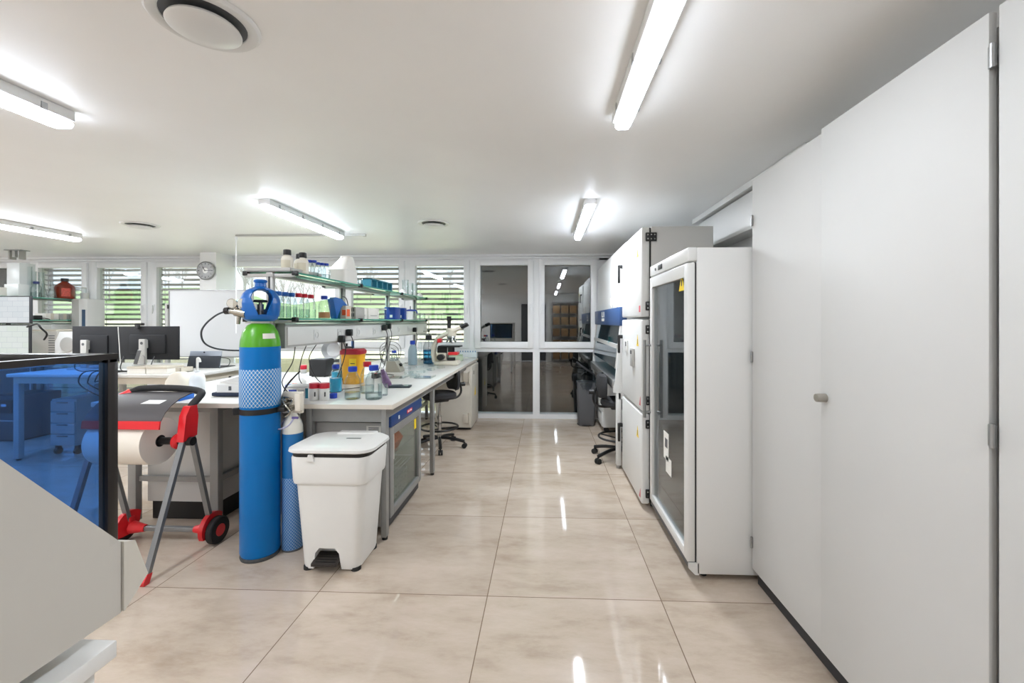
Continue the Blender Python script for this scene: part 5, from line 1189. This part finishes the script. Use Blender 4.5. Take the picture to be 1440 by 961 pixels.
# whiteboard between desk and windows, low cubby cabinet under it
t = thing('whiteboard', 'blank grey whiteboard standing before the windows', 'whiteboard', (-4.1, 5.45, .88))
wa, wb_ = at_y(238,408,5.45), at_y(356,503,5.45); t.location = ((wa.x+wb_.x)/2, 5.45, wb_.z)
hw = (wb_.x-wa.x)/2; hh = wa.z-wb_.z
obj('board', MB().box(-hw+.012,-.008,.012,hw-.012,.008,hh-.012), M('board_grey','d2d3d4',.3), t)
obj('frame', MB().box(-hw,-.014,0,hw,.014,.014).box(-hw,-.014,hh-.014,hw,.014,hh).box(-hw,-.014,.014,-hw+.014,.014,hh-.014).box(hw-.014,-.014,.014,hw,.014,hh-.014), STEEL, t)
objs('stand', MB().box(-hw-.04,-.02,-wb_.z+.03,-hw,.02,hh*.8).box(hw,-.02,-wb_.z+.03,hw+.04,.02,hh*.8).box(-hw-.06,-.12,-wb_.z+.001,-hw+.0,.12,-wb_.z+.035,.006).box(hw,-.12,-wb_.z+.001,hw+.06,.12,-wb_.z+.035,.006), GREYL, t)
obj('clamp', MB().box(-hw-.012,-.024,hh*.72,-hw+.012,-.012,hh*.78,.003), BLACK, t)
t = thing('cubby_shelf', 'low white open shelf with dark cubbies below the whiteboard', 'shelf', (-2.95, 4.75, 0))
cb = MB()
for z in (.02,.42,.80): cb.box(-.55,-.2,z,.55,.2,z+.03)
for x in (-.55,-.28,-.0,.27,.52): cb.box(x,-.2,.02,x+.03,.2,.83)
obj('carcass', cb.box(-.55,.185,.02,.55,.2,.83), WHITEGL, t)
for i, x in enumerate((-.40,-.12)):
    tag(obj('grey_box', MB().box(x-.09,-.17,.451,x+.10,.15,.70,.006), GREYD, None, loc=(-2.95,4.75,0)), ('dark box in the left cubby below the whiteboard','dark box in the second cubby below the whiteboard')[i], 'box')
p = at_z(297,546,.83); tag(obj('paper_tube', MB().lathe([(.035,0),(.036,.004),(.036,.17),(.02,.172)], n=20), BEIGE, None, loc=(p.x,4.70,.8305)), 'beige upright tube on the low white shelf, beside the tall cylinder', 'tube')
# wall clock on the pillar
ck = at_y(291,381,5.9); t = thing('wall_clock', 'round white wall clock on the window pillar', 'clock', (ck.x, 5.9, ck.z))
obj('case', MB().lathe([(.13,0),(.133,-.006),(.133,-.03),(.122,-.036),(.118,-.03),(0,-.03)], (0,0,0), 40, 'y'), STEEL, t)
obj('dial', MB().lathe([(.119,-.029),(.0,-.0305)], (0,0,0), 40, 'y', cap0=False), M('dial_white','f1f1ef',.4), t)
for k in range(12):
    a = 2*PI*k/12; obj('hour_mark', MB().obox((.098*math.sin(a),-.0315,.098*math.cos(a)),(.010 if k % 3 == 0 else .006,.001,.022),(0,a,0)), INK, t)
obj('hour_hand', MB().obox((-.022,-.0325,.026),(.009,.0015,.07),(0,math.radians(-28),0)), BLACK, t)
obj('minute_hand', MB().obox((.042,-.034,.002),(.006,.0015,.09),(0,math.radians(88),0)), BLACK, t)
obj('hub', MB().cyl((0,-.031,0),(0,-.036,0),.007), BLACK, t)
# ================================================================== far-left bench with screens
FXC = at_z(129,422,1.764).x-.17; FYE = at_z(129,422,1.764).y
t = thing('window_bench', 'far left bench below the windows, carrying screens and instruments', 'bench', (FXC, 5.2, 0))
obj('worktop', MB().box(FXC-.8, 4.5, .868, FXC+.75, 6.15, .90, .003), TOP, t, True)
for x, y in ((FXC+.7,4.55),(FXC+.7,6.1),(FXC-.7,4.55),(FXC-.7,6.1)):
    lg = obj('leg', MB().box(x-.018, y-.025, .02, x+.018, y+.025, .868, .004), GREY, t, True); obj('foot', MB().cyl((x,y,0),(x,y,.022),.018), RUBBER, lg, True)
sp = shelf_rack('two-tier glass shelf on the far left bench with the brown bottle', FXC, 4.0, FYE, [4.6, FYE-.02], 'glass shelves over the benches')
t = thing('socket_rail', 'white socket rail under the far left glass shelf', 'socket rail', (FXC, 5.2, 1.30), 0, 'socket channels under the shelves')
obj('channel', MB().box(FXC-.07, 4.65, 1.30, FXC+.07, FYE-.05, 1.425, .003), PLASTW, t, True); obj('socket', MB().box(FXC+.07, 5.3, 1.33, FXC+.078, 5.37, 1.40, .003).box(FXC+.07, 5.7, 1.33, FXC+.078, 5.77, 1.40, .003), WHITEGL, t, True)
def shl(px, z, x=FXC+.10): p = at_x(px, 440, x); return Vector((x, p.y, z))
ZT = 1.7645; ZL = 1.4605
p = shl(91, ZT); t = thing('brown_bottle', 'big brown glass bottle with a black cap on the far left top shelf', 'bottle', p)
obj('body', MB().lathe([(.105,0),(.11,.008),(.11,.16),(.10,.185),(.035,.245),(.033,.255)], n=28), AMBER, t); obj('cap', MB().lathe([(.04,.25),(.042,.255),(.04,.295),(.0,.297)], n=20), CHAR, t)
obj('paper_label', MB().ring([[(.1106*math.cos(a), .1106*math.sin(a), z) for a in [-1.0+k*.12 for k in range(8)]] for z in (.03,.15)], False, False, False), M('label_red','c9584a',.7,var=.4,vscale=60), t)
p = shl(51, ZT); lab_bottle('clear bottle with a dark blue cap on the far left top shelf', p, .055, .22, M('cap_dark_blue','26356e',.4), LIQC, .5)
for px, r, h, lb in ((61,.05,.20,'clear conical flask left of the brown bottle'),(73,.05,.24,'tall clear conical flask next to the brown bottle')): flask(lb, shl(px, ZT), r, h)
for px, r, h, lb in ((40,.035,.42,'tall clear glass cylinder nearest the acrylic column, far left'),(46,.035,.36,'second tall clear glass cylinder, far left'),(58,.03,.36,'thin tall glass cylinder between flasks, far left')): beaker(lb, shl(px, ZT, FXC+.02), r, h, None, 'glass_cylinder')
jar('clear wide jar right of the brown bottle', shl(113, ZT), .065, .185, GLASS, PLASTW, name='glass_jar', cap=.1)
jar('low white jar at the end of the far left top shelf', shl(119, ZT, FXC+.14), .045, .10, PLASTW, PLASTW, cap=.3)
p = shl(30, ZT, FXC-.05); t = thing('acrylic_column', 'tall frosted acrylic box standing on the far left top shelf', 'column', p)
obj('column', MB().box(-.09,-.09,.0,.09,.09,.46,.004), M('acrylic','dfe3e4',.3), t); obj('foot_block', MB().box(-.10,-.11,0,.10,.10,.17,.004), M('acrylic_low','e8ebeb',.3), t)
ce = at_z(24,352,CEIL); t = thing('ceiling_bracket', 'grey metal bracket on the ceiling above the acrylic box', 'bracket', (ce.x,ce.y,CEIL-.13))
obj('plate', MB().box(-.12,-.06,.12,.12,.06,.128,.002), STEEL, t); objs('cheek', MB().box(-.08,-.04,.0,-.06,.04,.12).box(.06,-.04,.0,.08,.04,.12).box(-.02,-.04,.03,.02,.04,.12), GREYL, t)
small_box('paper_box', 'white box at the left picture edge on the far left top shelf', 'box', FXC-.15, shl(2,0).y-.1, ZT, FXC+.12, shl(10,0,FXC+.12).y, ZT+.11, PAPER)
for px, w_, h_, lb, m in ((66,.08,.09,'white box on the far left lower shelf',PAPER),(84,.055,.085,'grey carton on the far left lower shelf, left one',GREYL),(100,.075,.095,'grey carton on the far left lower shelf, right one',GREYL)):
    p = shl(px, ZL, FXC+.06); t = thing('carton_box', lb, 'carton', p); obj('box', MB().box(-.08,-w_,0,.08,w_,h_,.003), m, t); obj('tape', MB().box(.0795,-.02,.0,.081,.02,h_), BEIGE, t)
p = shl(49, ZL, FXC+.08); t = thing('adapter_box', 'small black adapter on the far left lower shelf', 'adapter', p); obj('body', MB().box(-.05,-.05,0,.05,.05,.06,.006), BLACK, t); obj('cable', MB().tube([(.05,0,.02),(.075,.05,.02),(.07,.12,.006)],.005,6), BLACK, t)
# instrument with a dark display at the shelf end
q0, q1 = at_y(112,421,5.95), at_y(133,461,5.95); t = thing('wall_device', 'white and grey upright device with a dark display at the far left shelf end', 'lab device', ((q0.x+q1.x)/2, 5.95, .9005))
hw = (q1.x-q0.x)/2; h1 = q0.z-.9005
obj('casing', MB().box(-hw,-.10,.0,hw,.15,h1,.01), WHITEGL, t); obj('side_panel', MB().box(-hw-.004,-.104,.02,-hw*.1,-.098,h1-.01,.003), GREYL, t); obj('display', MB().box(hw*.3,-.104,h1*.50,hw*.75,-.099,h1*.82,.002), M('display_blue','34506e',.3), t)
# two lit screens
def lit(label, px0, px1, pt, pb, y, m, rz):
    a, b = at_y(px0, pt, y), at_y(px1, pb, y); W_, H_ = b.x-a.x, a.z-b.z
    t = thing('lit_screen', label, 'screen', ((a.x+b.x)/2, y, b.z), rz, 'lit screens at the left picture edge')
    obj('bezel', MB().box(-W_/2-.01,.0,-.012,W_/2+.01,.03,H_+.012,.005), CHAR, t); obj('display', MB().box(-W_/2,-.003,0,W_/2,.001,H_), m, t)
    return t, W_, H_
yS = 4.62
s1, W1, H1 = lit('upper lit screen at the left picture edge', -48, 41, 418, 454, yS, SCREEN, 0)
s2, W2, H2 = lit('lower lit screen at the left picture edge', -48, 40, 458, 497, yS+.02, SCREENB, 0)
t = thing('screen_pole', 'black pole carrying the two lit screens', 'stand', (s1.location.x, yS+.10, .9005))
obj('pole', MB().cyl((0,0,0),(0,0,.80),.02).box(-.15,-.10,0,.15,.10,.012,.004), BLACK, t); obj('arm', MB().box(-.03,-.065,s1.location.z-.9005+H1*.4,.03,.0,s1.location.z-.9005+H1*.6).box(-.03,-.045,s2.location.z-.9005+H2*.4,.03,.0,s2.location.z-.9005+H2*.6), CHAR, t)
# beige and white instruments right of the screens
a, b = at_y(41,466,5.1), at_y(80,497,5.1); t = thing('ventilated_instrument', 'grey-beige instrument with side vents right of the lit screens', 'lab device', ((a.x+b.x)/2, 5.2, .9005)); hw = (b.x-a.x)/2; hh = a.z-.9005
vb = MB()
for q in range(11): vb.box(hw*.4,-.102,.05+q*.03,hw*.85,-.098,.06+q*.03)
obj('casing', MB().box(-hw,-.10,0,hw,.22,hh,.012), M('beige_grey','bdb9b1',.5), t); obj('vents', vb, GREYD, t); obj('top_lid', MB().box(-hw*.9,-.09,hh,hw*.9,.2,hh+.02,.006), BEIGE, t)
a, b = at_y(79,467,5.0), at_y(106,497,5.0); t = thing('white_instrument', 'white rounded instrument with a round door left of the dark monitors', 'lab device', ((a.x+b.x)/2, 5.05, .9005)); hw = (b.x-a.x)/2; hh = a.z-.9005
obj('casing', MB().loft([(0,-hw,hw,-.08,.2,.03),(hh*.7,-hw*1.0,hw,-.08,.2,.03),(hh,-hw*.9,hw*.9,-.04,.18,.03)]), WHITEGL, t); obj('round_door', MB().lathe([(.09,0),(.09,-.012),(.07,-.014),(.0,-.010)], (hw*.5,-.08,hh*.62), 24, 'y'), GREYL, t)
tag(obj('screen_cable', MB().tube([at_y(38,460,4.60),at_y(52,456,4.60),at_y(58,462,4.62),at_y(66,470,4.7),at_y(62,478,4.75)], .010, 6, 4), BLACK, None, True, tuple(at_y(38,460,4.60))), 'thick black cable beside the lit screens', 'cable')

# ================================================================== foreground instrument with blue shield on its table
IX = -.90; ix0 = -1.52
TZ = .78
t = thing('instrument_table', 'white table edge in the lower left corner under the instrument', 'table', (-1.2, .4, 0))
ty1 = at_x(165,888,-.885).y
obj('tabletop', MB().box(-1.62, -.45, TZ-.035, -.885, ty1, TZ, .003), WHITEGL, t, True)
for x, y in ((-.93,ty1-.05),(-1.57,ty1-.05),(-.93,-.40),(-1.57,-.40)):
    lg = obj('leg', MB().box(x-.025, y-.025, .02, x+.025, y+.025, TZ-.035, .003), WHITEGL, t, True); obj('foot', MB().cyl((x,y,0),(x,y,.022),.02), RUBBER, lg, True)
obj('lower_rail', MB().box(-1.57, ty1-.065, .62, -.93, ty1-.035, .70, .003).box(-.945, -.38, .62, -.915, ty1-.05, .70), WHITEGL, t, True)
t = thing('shielded_instrument', 'large grey-white instrument with a dark-framed blue shield, left foreground', 'instrument', (-1.2, .4, TZ))
b0 = at_x(170,862,IX); b1 = at_x(168,764,IX); s0 = at_x(0,647,IX)
sl = (s0.z-b1.z)/(s0.y-b1.y)
ztop = at_x(167,497,IX).z
def slz(y): return b1.z + sl*(y-b1.y)
yk = b1.y + (ztop+.02-b1.z)/sl
body = [(-.30,b0.z),(b0.y,b0.z),(b0.y,b1.z),(yk,ztop+.02),(-.30,ztop+.02)]
bm_ = MB().prism(body, 'x', IX-.02, IX).prism(body, 'x', ix0, ix0+.02).box(ix0+.02, -.30, b0.z, IX-.02, -.28, ztop+.02).box(ix0+.02, -.28, b0.z, IX-.02, b0.y, b0.z+.02).box(ix0+.02, -.28, ztop, IX-.02, yk-.0, ztop+.02)
BODY = M('instrument_grey','c0bdb6',.45,var=.015,vscale=3)
obj('housing', bm_, BODY, t, True)
obj('deck', MB().box(ix0+.02, -.28, b0.z+.06, IX-.02, b0.y-.01, b0.z+.08), GREYL, t, True)
w1, w2, w3 = at_x(188,760,IX), at_x(206,806,IX), at_x(173,859,IX)
fc = obj('front_cover', MB().prism([(b0.y+.003,b1.z),(w1.y,w1.z),(w2.y,w2.z),(w3.y,w3.z),(b0.y+.003,w3.z)], 'x', ix0, IX+.004), M('cover_warm','c8c4ba',.45), t, True)
yf = at_x(167,500,IX).y
post = MB().box(IX-.022, yf-.022, b1.z, IX, yf, ztop-.0, .003).box(ix0, yf-.022, b1.z, ix0+.022, yf, ztop, .003).box(ix0, yf-.022, ztop-.022, IX, yf, ztop, .004).prism([(yk-.02,ztop),(yf,ztop),(yf,ztop-.012),(yk-.02,ztop-.012)], 'x', IX-.02, IX).prism([(yk-.02,ztop),(yf,ztop),(yf,ztop-.012),(yk-.02,ztop-.012)], 'x', ix0, ix0+.02)
fr_ = obj('shield_frame', post, M('frame_black','1c1716',.3), t, True)
obj('side_pane', MB().prism([(yk,ztop-.004),(yf-.01,ztop-.004),(yf-.01,slz(yf-.01)+.002)], 'x', IX-.013, IX-.007), BLUEG, fr_, True)
obj('front_pane', MB().box(ix0+.01, yf-.014, b1.z, IX-.01, yf-.009, ztop-.006), BLUEG, fr_, True)
for y in (.12, .62): objs('rubber_foot', MB().cyl((IX-.06,y,TZ+.0005),(IX-.06,y,b0.z+.002),.03).cyl((ix0+.06,y,TZ+.0005),(ix0+.06,y,b0.z+.002),.03), RUBBER, t, True)

# ================================================================== shelving behind the camera (only in the window reflections)
t = thing('storage_rack', 'open shelving rack with boxes against the rear wall, seen in the window reflection', 'rack', (.85, YF+.25, 0))
fr = MB()
for z in (.1,.5,.9,1.3,1.7,2.1): fr.box(-.6,-.18,z,.6,.18,z+.02)
for x in (-.6,.58): fr.box(x,-.18,0,x+.02,-.16,2.12).box(x,.16,0,x+.02,.18,2.12)
obj('frame', fr, GREY, t)
KR = M('kraft_card','8e6f4c',.8,var=.15); o0 = None; rnd = random.Random(5)
for z in (.12,.52,.92,1.32,1.72):
    for i in range(4):
        loc = (.85-.44+i*.29, YF+.25, z+.001)
        if o0 is None:
            o0 = obj('cardboard_box', MB().box(-.12,-.14,0,.12,.15,.26,.004), KR, None, loc=loc); tag(o0, 'brown cardboard box on the rack at the rear wall, seen in the window reflection', 'box', 'boxes on the rear rack')
        else:
            c = o0.copy(); C.objects.link(c); c.location = loc
for i, (pa, pb, lb) in enumerate(((112,150,'longest black cable drooping below the desk edge, seen through the blue shield'),(125,140,'middle black cable drooping below the desk edge, seen through the blue shield'),(135,152,'short black cable looping at the desk edge, seen through the blue shield'))):
    a, b = at_y(pa,505,4.06), at_y(pb,560-i*12,4.04)
    tag(obj('cable', MB().tube([(a.x+.06,4.30,ZD+.012),(a.x+.02,4.10,ZD+.03),(a.x,4.05,.84),((a.x*.7+b.x*.3),4.04,(.84+b.z)/2),(b.x,4.045,b.z),(b.x+.05,4.05,(.86+b.z)/2),(b.x+.02,4.08,ZD+.02),(b.x-.02,4.28,ZD+.012)], .006, 6, 5), BLACK, None, True, (a.x,4.3,ZD)), lb, 'cable')
